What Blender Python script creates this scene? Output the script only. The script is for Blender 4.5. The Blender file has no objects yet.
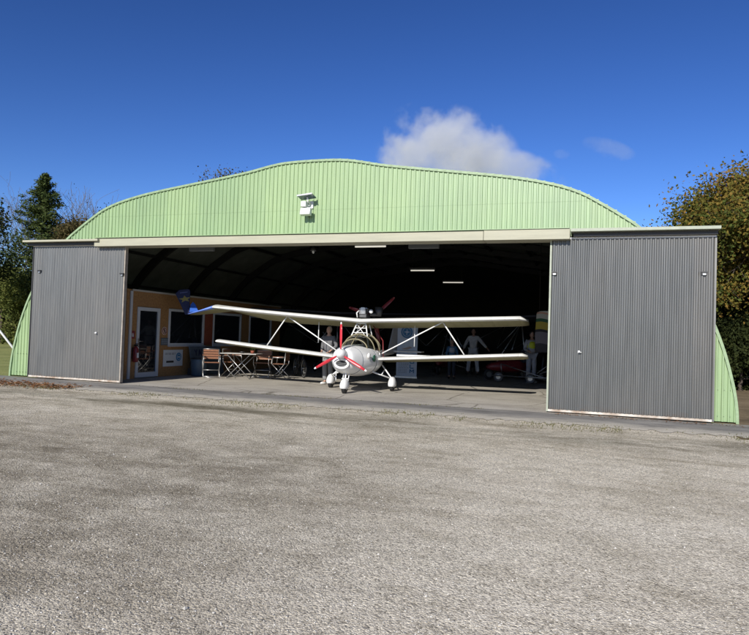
import bpy, bmesh, math, random
import numpy as np
from mathutils import Vector, Matrix
PI = math.pi
S = bpy.context.scene
C = S.collection
R_ = math.radians

# ------------------------------------------------------------------ helpers
def tag(o, label=None, cat=None, group=None, kind=None):
    if label: o['label'] = label
    if cat: o['category'] = cat
    if group: o['group'] = group
    if kind: o['kind'] = kind
    return o

def thing(name, label, cat, loc=(0, 0, 0), rz=0, group=None):
    o = bpy.data.objects.new(name, None); C.objects.link(o)
    o.location = loc; o.rotation_euler = (0, 0, rz); o.empty_display_size = .2
    return tag(o, label, cat, group)

def copy_tree(o, parent=None):
    c = o.copy(); C.objects.link(c)
    if parent: c.parent = parent
    for ch in list(o.children): copy_tree(ch, c)
    return c

class MB:
    def __init__(s): s.v = []; s.f = []; s.m = []; s.sm = []
    def add(s, vs, fs, mi=0, smooth=False):
        b = len(s.v); s.v += [tuple(p) for p in vs]
        s.f += [tuple(i + b for i in f) for f in fs]
        s.m += [mi] * len(fs); s.sm += [smooth] * len(fs); return s
    def box(s, x0, x1, y0, y1, z0, z1, mi=0, M=None):
        vs = [Vector((x, y, z)) for x in (x0, x1) for y in (y0, y1) for z in (z0, z1)]
        if M is not None: vs = [M @ v for v in vs]
        return s.add(vs, [(0, 1, 3, 2), (4, 6, 7, 5), (0, 4, 5, 1), (2, 3, 7, 6), (0, 2, 6, 4), (1, 5, 7, 3)], mi)
    def tube(s, pts, r, n=8, mi=0, caps=True, closed=False):
        pts = [Vector(p) for p in pts]; k = len(pts)
        rs = r if isinstance(r, (list, tuple)) else [r] * k
        vs = []; fs = []
        prev = None
        for i, p in enumerate(pts):
            if closed: d = pts[(i + 1) % k] - pts[(i - 1) % k]
            else: d = pts[min(i + 1, k - 1)] - pts[max(i - 1, 0)]
            if d.length < 1e-9: d = Vector((0, 0, 1))
            d.normalize()
            if prev is None:
                a = Vector((0, 0, 1)) if abs(d.z) < .9 else Vector((1, 0, 0))
                u = d.cross(a).normalized()
            else:
                u = (prev - d * prev.dot(d))
                u = u.normalized() if u.length > 1e-6 else d.orthogonal().normalized()
            prev = u; w = d.cross(u)
            for j in range(n):
                t = 2 * PI * j / n
                vs.append(p + (u * math.cos(t) + w * math.sin(t)) * rs[i])
        for i in range(k if closed else k - 1):
            i2 = (i + 1) % k
            for j in range(n):
                j2 = (j + 1) % n
                fs.append((i * n + j, i * n + j2, i2 * n + j2, i2 * n + j))
        s.add(vs, fs, mi, True)
        if caps and not closed:
            b = len(s.v) - k * n
            s.f.append(tuple(b + j for j in reversed(range(n)))); s.m.append(mi); s.sm.append(False)
            s.f.append(tuple(b + (k - 1) * n + j for j in range(n))); s.m.append(mi); s.sm.append(False)
        return s
    def loft(s, rings, mi=0, smooth=True, caps=True):
        n = len(rings[0]); vs = [p for r in rings for p in r]; fs = []
        for i in range(len(rings) - 1):
            for j in range(n):
                j2 = (j + 1) % n
                fs.append((i * n + j, i * n + j2, (i + 1) * n + j2, (i + 1) * n + j))
        b = len(s.v); s.add(vs, fs, mi, smooth)
        if caps:
            s.f.append(tuple(b + j for j in reversed(range(n)))); s.m.append(mi); s.sm.append(False)
            s.f.append(tuple(b + (len(rings) - 1) * n + j for j in range(n))); s.m.append(mi); s.sm.append(False)
        return s
    def ell(s, c, r, mi=0, nu=14, nv=9, M=None):
        rings = []
        for i in range(nv + 1):
            t = -PI / 2 + PI * i / nv; t = max(min(t, PI / 2 - .02), -PI / 2 + .02)
            ring = [Vector((r[0] * math.cos(t) * math.cos(2 * PI * j / nu), r[1] * math.cos(t) * math.sin(2 * PI * j / nu), r[2] * math.sin(t))) for j in range(nu)]
            if M is not None: ring = [M @ p for p in ring]
            rings.append([p + Vector(c) for p in ring])
        return s.loft(rings, mi)
    def disc(s, c, nrm, r, th=.01, n=24, mi=0):
        c = Vector(c); d = Vector(nrm).normalized()
        return s.tube([c - d * th / 2, c + d * th / 2], r, n, mi)
    def prism(s, poly, th, M=None, mi=0):
        """poly in local x,z ; extruded along y by th"""
        n = len(poly)
        vs = [Vector((p[0], -th / 2, p[1])) for p in poly] + [Vector((p[0], th / 2, p[1])) for p in poly]
        if M is not None: vs = [M @ v for v in vs]
        fs = [tuple(range(n)), tuple(reversed(range(n, 2 * n)))] + [(i, i + n, (i + 1) % n + n, (i + 1) % n) for i in range(n)]
        return s.add(vs, fs, mi)
    def build(s, name, mats, parent=None, bevel=0, loc=None, recalc=True):
        me = bpy.data.meshes.new(name); me.from_pydata(s.v, [], s.f)
        if not isinstance(mats, (list, tuple)): mats = [mats]
        for m in mats: me.materials.append(m)
        me.polygons.foreach_set('material_index', s.m)
        me.polygons.foreach_set('use_smooth', s.sm)
        if recalc:
            bm = bmesh.new(); bm.from_mesh(me); bmesh.ops.recalc_face_normals(bm, faces=bm.faces); bm.to_mesh(me); bm.free()
        me.update()
        o = bpy.data.objects.new(name, me); C.objects.link(o)
        if parent: o.parent = parent
        if loc: o.location = loc
        if bevel:
            b = o.modifiers.new('bevel', 'BEVEL'); b.width = bevel; b.segments = 2; b.limit_method = 'ANGLE'
        return o

# ------------------------------------------------------------------ materials
def mat(name, col, rough=.6, metal=0., spec=.5, noise=0, nscale=5, bump=0, bscale=40, stretch=(1, 1, 1), trans=0, emit=None, estr=0, alpha=None, dirt=None):
    m = bpy.data.materials.new(name); m.use_nodes = True; nt = m.node_tree; N = nt.nodes; L = nt.links
    b = N['Principled BSDF']; b.inputs['Roughness'].default_value = rough; b.inputs['Metallic'].default_value = metal
    b.inputs['Specular IOR Level'].default_value = spec
    b.inputs['Base Color'].default_value = (*col, 1)
    if noise or bump:
        tc = N.new('ShaderNodeTexCoord'); mp = N.new('ShaderNodeMapping'); mp.inputs['Scale'].default_value = stretch
        L.new(tc.outputs['Object'], mp.inputs[0])
    if noise:
        n = N.new('ShaderNodeTexNoise'); n.inputs['Scale'].default_value = nscale; n.inputs['Detail'].default_value = 6; n.inputs['Roughness'].default_value = .65
        L.new(mp.outputs[0], n.inputs['Vector'])
        r = N.new('ShaderNodeValToRGB'); e = r.color_ramp.elements
        e[0].position = .3; e[1].position = .7
        d = dirt or [c * (1 - noise) for c in col]
        e[0].color = (*d, 1); e[1].color = (*[min(1, c * (1 + noise * .5)) for c in col], 1)
        L.new(n.outputs[0], r.inputs[0]); L.new(r.outputs[0], b.inputs['Base Color'])
    if bump:
        n2 = N.new('ShaderNodeTexNoise'); n2.inputs['Scale'].default_value = bscale; n2.inputs['Detail'].default_value = 5
        L.new(mp.outputs[0], n2.inputs['Vector'])
        bp = N.new('ShaderNodeBump'); bp.inputs['Strength'].default_value = bump; bp.inputs['Distance'].default_value = .02
        L.new(n2.outputs[0], bp.inputs['Height']); L.new(bp.outputs[0], b.inputs['Normal'])
    if trans: b.inputs['Transmission Weight'].default_value = trans
    if emit: b.inputs['Emission Color'].default_value = (*emit, 1); b.inputs['Emission Strength'].default_value = estr
    if alpha is not None: b.inputs['Alpha'].default_value = alpha
    return m

def nodes(name):
    m = bpy.data.materials.new(name); m.use_nodes = True
    return m, m.node_tree.nodes, m.node_tree.links, m.node_tree.nodes['Principled BSDF']

def ramp(N, stops):
    r = N.new('ShaderNodeValToRGB'); e = r.color_ramp.elements
    while len(e) < len(stops): e.new(.5)
    for i, (p, c) in enumerate(stops):
        e[i].position = p; e[i].color = (*c, 1) if len(c) == 3 else c
    return r

def math_(N, L, op, a, b=None, clamp=False):
    m = N.new('ShaderNodeMath'); m.operation = op; m.use_clamp = clamp
    for i, x in enumerate((a, b)):
        if x is None: continue
        if isinstance(x, (int, float)): m.inputs[i].default_value = x
        else: L.new(x, m.inputs[i])
    return m.outputs[0]

def mixc(N, L, f, a, b, mode='MIX'):
    m = N.new('ShaderNodeMix'); m.data_type = 'RGBA'; m.blend_type = mode
    if isinstance(f, (int, float)): m.inputs[0].default_value = f
    else: L.new(f, m.inputs[0])
    for i, x in ((6, a), (7, b)):
        if isinstance(x, tuple): m.inputs[i].default_value = (*x, 1)
        else: L.new(x, m.inputs[i])
    return m.outputs[2]

def noise(N, L, vec, scale, detail=4, rough=.5):
    n = N.new('ShaderNodeTexNoise'); n.inputs['Scale'].default_value = scale; n.inputs['Detail'].default_value = detail; n.inputs['Roughness'].default_value = rough
    L.new(vec, n.inputs['Vector']); return n.outputs[0]

def mapping(N, L, src, scale=(1, 1, 1), loc=(0, 0, 0)):
    mp = N.new('ShaderNodeMapping'); mp.inputs['Scale'].default_value = scale; mp.inputs['Location'].default_value = loc
    L.new(src, mp.inputs[0]); return mp.outputs[0]

# gravel yard: pale limestone chippings, worn darker bands, fine stones
def gravel_mat():
    m, N, L, b = nodes('limestone_gravel')
    tc = N.new('ShaderNodeTexCoord'); O = tc.outputs['Object']
    big = noise(N, L, mapping(N, L, O, (.3, .6, 1), (3, 1, 0)), 1.3, 8, .7)
    med = noise(N, L, mapping(N, L, O, (.8, 1.5, 1), (7, 2, 0)), 2.4, 8, .72)
    v1 = N.new('ShaderNodeTexVoronoi'); v1.inputs['Scale'].default_value = 88; L.new(O, v1.inputs['Vector'])
    v2 = N.new('ShaderNodeTexVoronoi'); v2.inputs['Scale'].default_value = 40; L.new(O, v2.inputs['Vector'])
    fine = noise(N, L, O, 210, 3, .7)
    f2 = noise(N, L, O, 38, 4, .75)
    base = ramp(N, [(.28, (.66, .59, .47)), (.5, (.80, .725, .59)), (.72, (.86, .79, .655))]); L.new(big, base.inputs[0])
    medr = ramp(N, [(.32, (.78, .765, .73)), (.50, (1, 1, 1)), (.75, (1.06, 1.06, 1.05))]); L.new(med, medr.inputs[0])
    c = mixc(N, L, 1., base.outputs[0], medr.outputs[0], 'MULTIPLY')
    sep = N.new('ShaderNodeSeparateColor'); L.new(v1.outputs['Color'], sep.inputs[0])
    st = ramp(N, [(0, (.30, .29, .27)), (.25, (.80, .79, .77)), (.75, (1.12, 1.12, 1.10)), (1, (1.45, 1.44, 1.40))]); L.new(sep.outputs[0], st.inputs[0])
    c = mixc(N, L, .85, c, st.outputs[0], 'MULTIPLY')
    fr = ramp(N, [(.3, (.6, .59, .57)), (.5, (1, 1, 1)), (.72, (1.3, 1.3, 1.28))]); L.new(fine, fr.inputs[0])
    c = mixc(N, L, .8, c, fr.outputs[0], 'MULTIPLY')
    f2r = ramp(N, [(.33, (.72, .71, .68)), (.5, (1, 1, 1)), (.7, (1.12, 1.12, 1.1))]); L.new(f2, f2r.inputs[0])
    c = mixc(N, L, .8, c, f2r.outputs[0], 'MULTIPLY')
    # thin band of moss and wet soil just before the asphalt apron
    sx = N.new('ShaderNodeSeparateXYZ'); L.new(O, sx.inputs[0])
    wob = noise(N, L, mapping(N, L, O, (.35, .9, 1)), 1.2, 5, .65)
    band = math_(N, L, 'SUBTRACT', 1., math_(N, L, 'ABSOLUTE', math_(N, L, 'DIVIDE', math_(N, L, 'SUBTRACT', sx.outputs[1], 10.35), 1.35)), True)
    bm_ = ramp(N, [(.36, (0, 0, 0)), (.62, (1, 1, 1))]); L.new(wob, bm_.inputs[0])
    mk = math_(N, L, 'MULTIPLY', band, bm_.outputs[0], True)
    c = mixc(N, L, math_(N, L, 'MULTIPLY', mk, .85), c, (.12, .105, .06))
    pn = noise(N, L, mapping(N, L, O, (.7, 1.3, 1), (11, 5, 0)), 1.0, 14, .88)
    pr_ = ramp(N, [(.47, (0, 0, 0)), (.58, (1, 1, 1))]); L.new(pn, pr_.inputs[0])
    near = ramp(N, [(0, (.25, .25, .25)), (.35, (.45, .45, .45)), (.85, (1, 1, 1))]); L.new(math_(N, L, 'DIVIDE', sx.outputs[1], 12., True), near.inputs[0])
    c = mixc(N, L, math_(N, L, 'MULTIPLY', math_(N, L, 'MULTIPLY', pr_.outputs[0], near.outputs[0]), .72), c, mixc(N, L, 1., c, (.50, .475, .41), 'MULTIPLY'))
    tr = math_(N, L, 'ADD', math_(N, L, 'MULTIPLY', sx.outputs[1], .8), math_(N, L, 'MULTIPLY', sx.outputs[0], .16))
    tr = math_(N, L, 'ADD', tr, math_(N, L, 'MULTIPLY', noise(N, L, mapping(N, L, O, (.2, .2, 1)), 1., 3, .5), 1.2))
    for cc in (6.6, 7.9):
        k_ = math_(N, L, 'SUBTRACT', 1., math_(N, L, 'DIVIDE', math_(N, L, 'ABSOLUTE', math_(N, L, 'SUBTRACT', tr, cc)), .13), True)
        c = mixc(N, L, math_(N, L, 'MULTIPLY', math_(N, L, 'MULTIPLY', k_, bm_.outputs[0]), .38), c, mixc(N, L, 1., c, (.6, .56, .48), 'MULTIPLY'))
    # left side of the yard is coarser and greyer
    lx = math_(N, L, 'MULTIPLY', math_(N, L, 'SUBTRACT', -.3, sx.outputs[0]), .33, True)
    ly = math_(N, L, 'MULTIPLY', math_(N, L, 'SUBTRACT', 10., sx.outputs[1]), .25, True)
    ln_ = ramp(N, [(.40, (.45, .45, .45)), (.56, (1, 1, 1))]); L.new(noise(N, L, mapping(N, L, O, (.9, 1.3, 1), (2, 9, 0)), 1.6, 9, .75), ln_.inputs[0])
    c = mixc(N, L, math_(N, L, 'MULTIPLY', math_(N, L, 'MULTIPLY', math_(N, L, 'MULTIPLY', lx, ly), ln_.outputs[0]), .95), c, mixc(N, L, 1., c, (.46, .445, .42), 'MULTIPLY'))
    L.new(c, b.inputs['Base Color']); b.inputs['Roughness'].default_value = .93; b.inputs['Specular IOR Level'].default_value = .2
    h = math_(N, L, 'ADD', math_(N, L, 'MULTIPLY', v1.outputs['Distance'], -1.), math_(N, L, 'MULTIPLY', v2.outputs['Distance'], -.7))
    h = math_(N, L, 'ADD', h, math_(N, L, 'MULTIPLY', fine, .8))
    h = math_(N, L, 'ADD', h, math_(N, L, 'MULTIPLY', f2, .6))
    bp = N.new('ShaderNodeBump'); bp.inputs['Strength'].default_value = .62; bp.inputs['Distance'].default_value = .016
    L.new(h, bp.inputs['Height']); L.new(bp.outputs[0], b.inputs['Normal'])
    return m

def ground_mat(name, stops, s1=1.2, s2=40, bump=.6, stretch=(1, 1, 1), cracks=False):
    m, N, L, b = nodes(name)
    tc = N.new('ShaderNodeTexCoord'); O = tc.outputs['Object']
    a = noise(N, L, mapping(N, L, O, stretch), s1, 6, .65); f = noise(N, L, O, s2, 4, .7)
    r = ramp(N, stops); L.new(a, r.inputs[0])
    fr = ramp(N, [(.3, (.62, .62, .62)), (.7, (1.25, 1.25, 1.25))]); L.new(f, fr.inputs[0])
    c = mixc(N, L, .8, r.outputs[0], fr.outputs[0], 'MULTIPLY')
    if cracks:
        v = N.new('ShaderNodeTexVoronoi'); v.feature = 'DISTANCE_TO_EDGE'; v.inputs['Scale'].default_value = .55
        dn = N.new('ShaderNodeTexNoise'); dn.inputs['Scale'].default_value = 1.7; dn.inputs['Detail'].default_value = 5; L.new(O, dn.inputs['Vector'])
        L.new(mixc(N, L, .12, O, dn.outputs[1]), v.inputs['Vector'])
        cr = ramp(N, [(0, (.25, .24, .2)), (.012, (1, 1, 1))]); L.new(v.outputs['Distance'], cr.inputs[0])
        c = mixc(N, L, .8, c, cr.outputs[0], 'MULTIPLY')
    L.new(c, b.inputs['Base Color']); b.inputs['Roughness'].default_value = .92; b.inputs['Specular IOR Level'].default_value = .25
    bp = N.new('ShaderNodeBump'); bp.inputs['Strength'].default_value = bump; bp.inputs['Distance'].default_value = .01
    L.new(f, bp.inputs['Height']); L.new(bp.outputs[0], b.inputs['Normal'])
    return m

def sheet_mat(name, col, rough, metal, streak=.25, panel=.0, rust=None, pitch=.0):
    """painted or galvanised profiled sheet: long vertical weather streaks, per-sheet tint, fine dirt"""
    m, N, L, b = nodes(name)
    tc = N.new('ShaderNodeTexCoord'); O = tc.outputs['Object']
    s = noise(N, L, mapping(N, L, O, (9, 1, .5)), 1.6, 5, .6)
    r = ramp(N, [(.3, tuple(c * (1 - streak) for c in col)), (.6, col), (.8, tuple(min(1, c * (1 + streak * .45)) for c in col))]); L.new(s, r.inputs[0])
    big = noise(N, L, mapping(N, L, O, (.5, 1, .35)), 1.1, 4, .55)
    br = ramp(N, [(.35, (1 - panel, 1 - panel * .8, 1 - panel * .9)), (.65, (1.06, 1.03, .98))]); L.new(big, br.inputs[0])
    c = mixc(N, L, 1., r.outputs[0], br.outputs[0], 'MULTIPLY')
    # each sheet about 1 m wide is a slightly different batch
    sx = N.new('ShaderNodeSeparateXYZ'); L.new(O, sx.inputs[0])
    fl = math_(N, L, 'FLOOR', math_(N, L, 'MULTIPLY', sx.outputs[0], 1.07))
    wn = N.new('ShaderNodeTexWhiteNoise'); wn.noise_dimensions = '1D'; L.new(fl, wn.inputs['W'])
    wr = ramp(N, [(0, (.93, .95, .95)), (1, (1.04, 1.03, 1.0))]); L.new(wn.outputs[0], wr.inputs[0])
    c = mixc(N, L, 1., c, wr.outputs[0], 'MULTIPLY')
    if rust:
        rn = noise(N, L, mapping(N, L, O, (3, 1, 6)), 3, 6, .7)
        low = math_(N, L, 'SUBTRACT', 1., math_(N, L, 'MULTIPLY', sx.outputs[2], 5.), True)
        rr = ramp(N, [(.48, (0, 0, 0)), (.62, (1, 1, 1))]); L.new(rn, rr.inputs[0])
        c = mixc(N, L, math_(N, L, 'MULTIPLY', math_(N, L, 'MULTIPLY', low, rr.outputs[0]), .7), c, rust)
    L.new(c, b.inputs['Base Color']); b.inputs['Roughness'].default_value = rough; b.inputs['Metallic'].default_value = metal
    return m

def leaf_mat(name, cols, trans=.25):
    m, N, L, b = nodes(name)
    g = N.new('ShaderNodeNewGeometry'); tc = N.new('ShaderNodeTexCoord')
    r = ramp(N, [(i / (len(cols) - 1), c) for i, c in enumerate(cols)]); 
    n = noise(N, L, tc.outputs['Object'], .55, 3, .6)
    f = math_(N, L, 'ADD', math_(N, L, 'MULTIPLY', g.outputs['Random Per Island'], .55), math_(N, L, 'MULTIPLY', math_(N, L, 'SUBTRACT', n, .25), .9), True)
    L.new(f, r.inputs[0]); L.new(r.outputs[0], b.inputs['Base Color']); b.inputs['Roughness'].default_value = .75
    b.inputs['Specular IOR Level'].default_value = .12
    t = N.new('ShaderNodeBsdfTranslucent'); L.new(r.outputs[0], t.inputs[0])
    mx = N.new('ShaderNodeMixShader'); mx.inputs[0].default_value = trans
    L.new(b.outputs[0], mx.inputs[1]); L.new(t.outputs[0], mx.inputs[2])
    L.new(mx.outputs[0], N['Material Output'].inputs[0])
    return m

M = {}
M['gravel'] = gravel_mat()
M['asphalt'] = ground_mat('worn_asphalt', [(.3, (.15, .143, .13)), (.5, (.245, .233, .21)), (.72, (.37, .35, .31))], 1.4, 60, .8, (.5, 1.4, 1))
def dust(m):
    N, L = m.node_tree.nodes, m.node_tree.links; b = N['Principled BSDF']; src = b.inputs['Base Color'].links[0].from_socket
    tc = N.new('ShaderNodeTexCoord'); O = tc.outputs['Object']; sx = N.new('ShaderNodeSeparateXYZ'); L.new(O, sx.inputs[0])
    n = noise(N, L, mapping(N, L, O, (.7, 1.6, 1)), 2.2, 9, .75)
    e = math_(N, L, 'MULTIPLY', math_(N, L, 'SUBTRACT', 12.75, sx.outputs[1]), .75)
    f = ramp(N, [(.42, (0, 0, 0)), (.72, (1, 1, 1))]); L.new(math_(N, L, 'ADD', math_(N, L, 'MULTIPLY', n, .75), math_(N, L, 'MULTIPLY', e, .55)), f.inputs[0])
    n3 = ramp(N, [(.3, (.34, .31, .25)), (.7, (.72, .66, .54))]); L.new(noise(N, L, O, 45, 4, .8), n3.inputs[0])
    L.new(mixc(N, L, f.outputs[0], src, n3.outputs[0]), b.inputs['Base Color'])
dust(M['asphalt'])
M['concrete'] = ground_mat('hangar_concrete', [(.28, (.30, .275, .235)), (.5, (.43, .395, .335)), (.75, (.52, .485, .42))], .9, 35, .3, (.7, 1, 1), True)
M['grass'] = ground_mat('meadow_grass', [(.3, (.16, .18, .05)), (.5, (.27, .29, .09)), (.75, (.36, .35, .13))], .8, 25, 1)
M['dirt'] = ground_mat('leafy_dirt', [(.3, (.10, .075, .045)), (.5, (.20, .15, .09)), (.75, (.28, .22, .14))], .9, 18, .8)
M['green'] = sheet_mat('green_sheet', (.284, .400, .218), .42, 0, .18, .09)
M['greentrim'] = mat('green_trim', (.27, .37, .21), .5, noise=.25, nscale=8)
M['door'] = sheet_mat('grey_sheet', (.178, .178, .178), .38, .45, .22, .10, (.17, .11, .07))
M['cream'] = mat('cream_fascia', (.38, .37, .275), .6, noise=.12, nscale=3, stretch=(.4, 1, 4))
M['rail'] = mat('rail_grey_green', (.33, .36, .28), .5, noise=.2, nscale=5)
M['white'] = mat('white_paint', (.74, .74, .72), .45, noise=.08, nscale=7)
M['gloss'] = mat('white_gelcoat', (.80, .80, .78), .18, noise=.05, nscale=3)
M['black'] = mat('black_rubber', (.018, .018, .018), .7)
M['dark'] = mat('dark_metal', (.05, .05, .05), .5, .4)
M['steel'] = mat('bare_steel', (.48, .48, .47), .35, .8, noise=.2, nscale=20)
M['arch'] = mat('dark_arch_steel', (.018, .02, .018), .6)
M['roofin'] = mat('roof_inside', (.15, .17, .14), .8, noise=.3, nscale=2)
M['back'] = mat('back_wall_inside', (.012, .014, .012), .9, noise=.3, nscale=2)  # near-black colour stands in for the darkness deep in the hangar
M['red'] = mat('red_paint', (.58, .035, .05), .3, noise=.15, nscale=9)
M['redd'] = mat('dull_red', (.20, .022, .026), .4, noise=.3, nscale=6)
M['osb'] = mat('orange_board', (.33, .175, .065), .7, noise=.35, nscale=18, bump=.2, bscale=30)
M['osbred'] = mat('red_brown_board', (.24, .06, .03), .7, noise=.3, nscale=14)
M['frame'] = mat('pvc_frame', (.52, .54, .56), .4)
M['glassd'] = mat('dark_glazing', (.012, .014, .018), .04, spec=.8)
M['wood'] = mat('chair_wood', (.26, .115, .06), .5, noise=.4, nscale=8, stretch=(2, 14, 14))
M['blue'] = mat('blue_fabric', (.16, .28, .80), .45)
M['navy'] = mat('navy_blue', (.006, .008, .055), .5)
M['skyb'] = mat('mid_blue', (.02, .10, .42), .45)
M['yellow'] = mat('yellow_mark', (.26, .21, .04), .5)
M['hiviz'] = mat('hiviz_yellow', (.55, .62, .03), .6)
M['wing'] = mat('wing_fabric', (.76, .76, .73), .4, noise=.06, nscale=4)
M['wingshade'] = mat('wing_under_shade', (.30, .28, .15), .6, noise=.2, nscale=2, stretch=(4, .6, 1))  # olive tone paints in the shade and filtered sun under white fabric
M['canframe'] = mat('canopy_frame', (.22, .19, .11), .5)
M['sign'] = mat('sign_white', (.55, .58, .6), .5)
M['signblue'] = mat('sign_blue', (.03, .16, .32), .5)
M['signgrey'] = mat('sign_grey', (.09, .11, .13), .5)
M['banner'] = mat('banner_pale_blue', (.55, .60, .66), .5, noise=.12, nscale=3)
M['greenmk'] = mat('green_mark', (.01, .09, .05), .5)
M['striped'] = None
M['skin'] = mat('skin', (.42, .25, .18), .5)
M['hair'] = mat('hair_grey', (.30, .28, .25), .8)
M['hairdark'] = mat('hair_dark', (.03, .025, .02), .8)
M['suitgrey'] = mat('grey_cloth', (.13, .13, .135), .85, noise=.2, nscale=9)
M['suitwhite'] = mat('white_cloth', (.66, .66, .67), .85, noise=.15, nscale=9)
M['suitpale'] = mat('pale_cloth', (.38, .39, .42), .85, noise=.2, nscale=9)
M['shirtblue'] = mat('blue_cloth', (.05, .13, .24), .85, noise=.2, nscale=9)
M['eye'] = mat('eye_dark', (.02, .015, .01), .2)
M['tube'] = mat('lit_tube', (.9, .9, .85), .4, emit=(1, .95, .82), estr=.5)
M['bark'] = mat('bark', (.085, .065, .048), .9, noise=.4, nscale=6, bump=.8, bscale=12, stretch=(3, 3, .6))
M['barkpale'] = mat('bare_bark', (.17, .145, .12), .9, noise=.3, nscale=6)
M['needles'] = leaf_mat('spruce_needles', [(.024, .040, .012), (.055, .078, .022), (.12, .14, .04)], .12)
M['leafgreen'] = leaf_mat('olive_leaves', [(.045, .06, .015), (.10, .12, .03), (.19, .19, .055)])
M['leafautumn'] = leaf_mat('autumn_leaves', [(.035, .060, .014), (.085, .105, .022), (.20, .145, .030), (.30, .15, .04)])
M['leafbrown'] = leaf_mat('brown_leaves', [(.035, .042, .014), (.09, .075, .03), (.14, .10, .045)])
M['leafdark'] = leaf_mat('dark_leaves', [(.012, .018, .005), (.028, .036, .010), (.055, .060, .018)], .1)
M['fallen'] = leaf_mat('fallen_leaves', [(.07, .035, .018), (.19, .085, .035), (.33, .19, .09)], .05)
M['cloth_dk'] = mat('dark_fabric', (.03, .035, .05), .8)
M['glass'] = None
def clear_glass(name, tint=(.75, .78, .72), al=.25):
    m, N, L, b = nodes(name)
    t = N.new('ShaderNodeBsdfTransparent'); t.inputs[0].default_value = (*tint, 1)
    g = N.new('ShaderNodeBsdfGlossy'); g.inputs['Roughness'].default_value = .05
    fr = N.new('ShaderNodeFresnel'); fr.inputs[0].default_value = 1.45
    mx = N.new('ShaderNodeMixShader'); L.new(math_(N, L, 'ADD', fr.outputs[0], .03), mx.inputs[0]); L.new(t.outputs[0], mx.inputs[1]); L.new(g.outputs[0], mx.inputs[2])
    L.new(mx.outputs[0], N['Material Output'].inputs[0]); return m
M['glass'] = clear_glass('canopy_plexiglass')

def ribs(m):
    N, L = m.node_tree.nodes, m.node_tree.links; b = N['Principled BSDF']
    tc = N.new('ShaderNodeTexCoord'); sx = N.new('ShaderNodeSeparateXYZ'); L.new(tc.outputs['Object'], sx.inputs[0])
    sn = math_(N, L, 'ABSOLUTE', math_(N, L, 'SINE', math_(N, L, 'MULTIPLY', sx.outputs[0], PI / .34)))
    bp = N.new('ShaderNodeBump'); bp.inputs['Strength'].default_value = 1.; bp.inputs['Distance'].default_value = .012
    L.new(math_(N, L, 'POWER', sn, .35), bp.inputs['Height']); L.new(bp.outputs[0], b.inputs['Normal'])
ribs(M['wing']); ribs(M['wingshade'])

# ------------------------------------------------------------------ camera
cam = bpy.data.cameras.new('camera'); co = bpy.data.objects.new('camera', cam); C.objects.link(co); S.camera = co
rv = Vector((.947966, .316627, .033277)); uv = Vector((-.022464, -.037741, .999035)); fv = Vector((-.317577, .947799, .028665))
mw = Matrix.Identity(4)
for i in range(3): mw[i][0] = rv[i]; mw[i][1] = uv[i]; mw[i][2] = -fv[i]
mw.translation = Vector((0, 0, 1.43)); co.matrix_world = mw
cam.sensor_fit = 'HORIZONTAL'; cam.sensor_width = 36; cam.lens = 642.5 / 749 * 36; cam.clip_end = 6000; cam.clip_start = .05

# ------------------------------------------------------------------ light
SUN_EL, SUN_AZ = 27.5, 2.0      # azimuth: degrees to the left of straight behind the camera side
sd = bpy.data.lights.new('sun', 'SUN'); sd.energy = 4.65; sd.angle = R_(.53); sd.color = (1, .955, .88)
so = bpy.data.objects.new('sun', sd); C.objects.link(so)
dirv = Vector((math.sin(R_(SUN_AZ)) * math.cos(R_(SUN_EL)), math.cos(R_(SUN_AZ)) * math.cos(R_(SUN_EL)), -math.sin(R_(SUN_EL))))
so.rotation_euler = dirv.to_track_quat('-Z', 'Y').to_euler(); so.location = (0, -20, 20)
w = bpy.data.worlds.new('World'); S.world = w; w.use_nodes = True; WN = w.node_tree.nodes; WL = w.node_tree.links
sk = WN.new('ShaderNodeTexSky'); sk.sky_type = 'NISHITA'; sk.sun_disc = False
sk.sun_elevation = R_(SUN_EL); sk.sun_rotation = R_(180 + SUN_AZ); sk.altitude = 900; sk.air_density = 1.0; sk.dust_density = .15; sk.ozone_density = 3.2
hs = WN.new('ShaderNodeHueSaturation'); hs.inputs['Saturation'].default_value = 1.13; hs.inputs['Value'].default_value = 1.0
WL.new(sk.outputs[0], hs.inputs['Color'])
gm = WN.new('ShaderNodeGamma'); gm.inputs[1].default_value = 1.45; WL.new(hs.outputs[0], gm.inputs[0])
vm = WN.new('ShaderNodeVectorMath'); vm.operation = 'MULTIPLY'; vm.inputs[1].default_value = (.45, .40, .465); WL.new(gm.outputs[0], vm.inputs[0])
WL.new(vm.outputs[0], WN['Background'].inputs[0]); WN['Background'].inputs[1].default_value = .10
S.view_settings.view_transform = 'Standard'; S.view_settings.look = 'None'; S.view_settings.exposure = .25; S.view_settings.gamma = 1
S.view_settings.use_curve_mapping = False

# ------------------------------------------------------------------ ground
def sheet(name, poly, z, m, sub=0):
    mb = MB(); mb.add([(x, y, z) for x, y in poly], [tuple(range(len(poly)))])
    o = mb.build(name, m); tag(o, kind='structure'); return o
def wob_edge(x0, x1, n, f, amp, seed):
    rnd = random.Random(seed); return [(x0 + (x1 - x0) * i / n, f + amp * (rnd.random() - .5)) for i in range(n + 1)]
sheet('ground', [(-900, -300), (900, -300), (900, 1500), (-900, 1500)], -.012, M['grass'])
sheet('gravel_yard', [(-15.5, -40), (40, -40)] + [(40, 12)] + wob_edge(3.5, -14.5, 60, 12.6, .25, 4) + [(-15.5, 13.4)] + wob_edge(-16, -40, 20, 13.7, .5, 9) + [(-40, -40)], -.008, M['gravel'])
sheet('dirt_path', [(2.3, 11.5), (40, 11.5), (40, 27)] + wob_edge(30, 2.3, 40, 28.5, .8, 5), -.004, M['dirt'])
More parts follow.
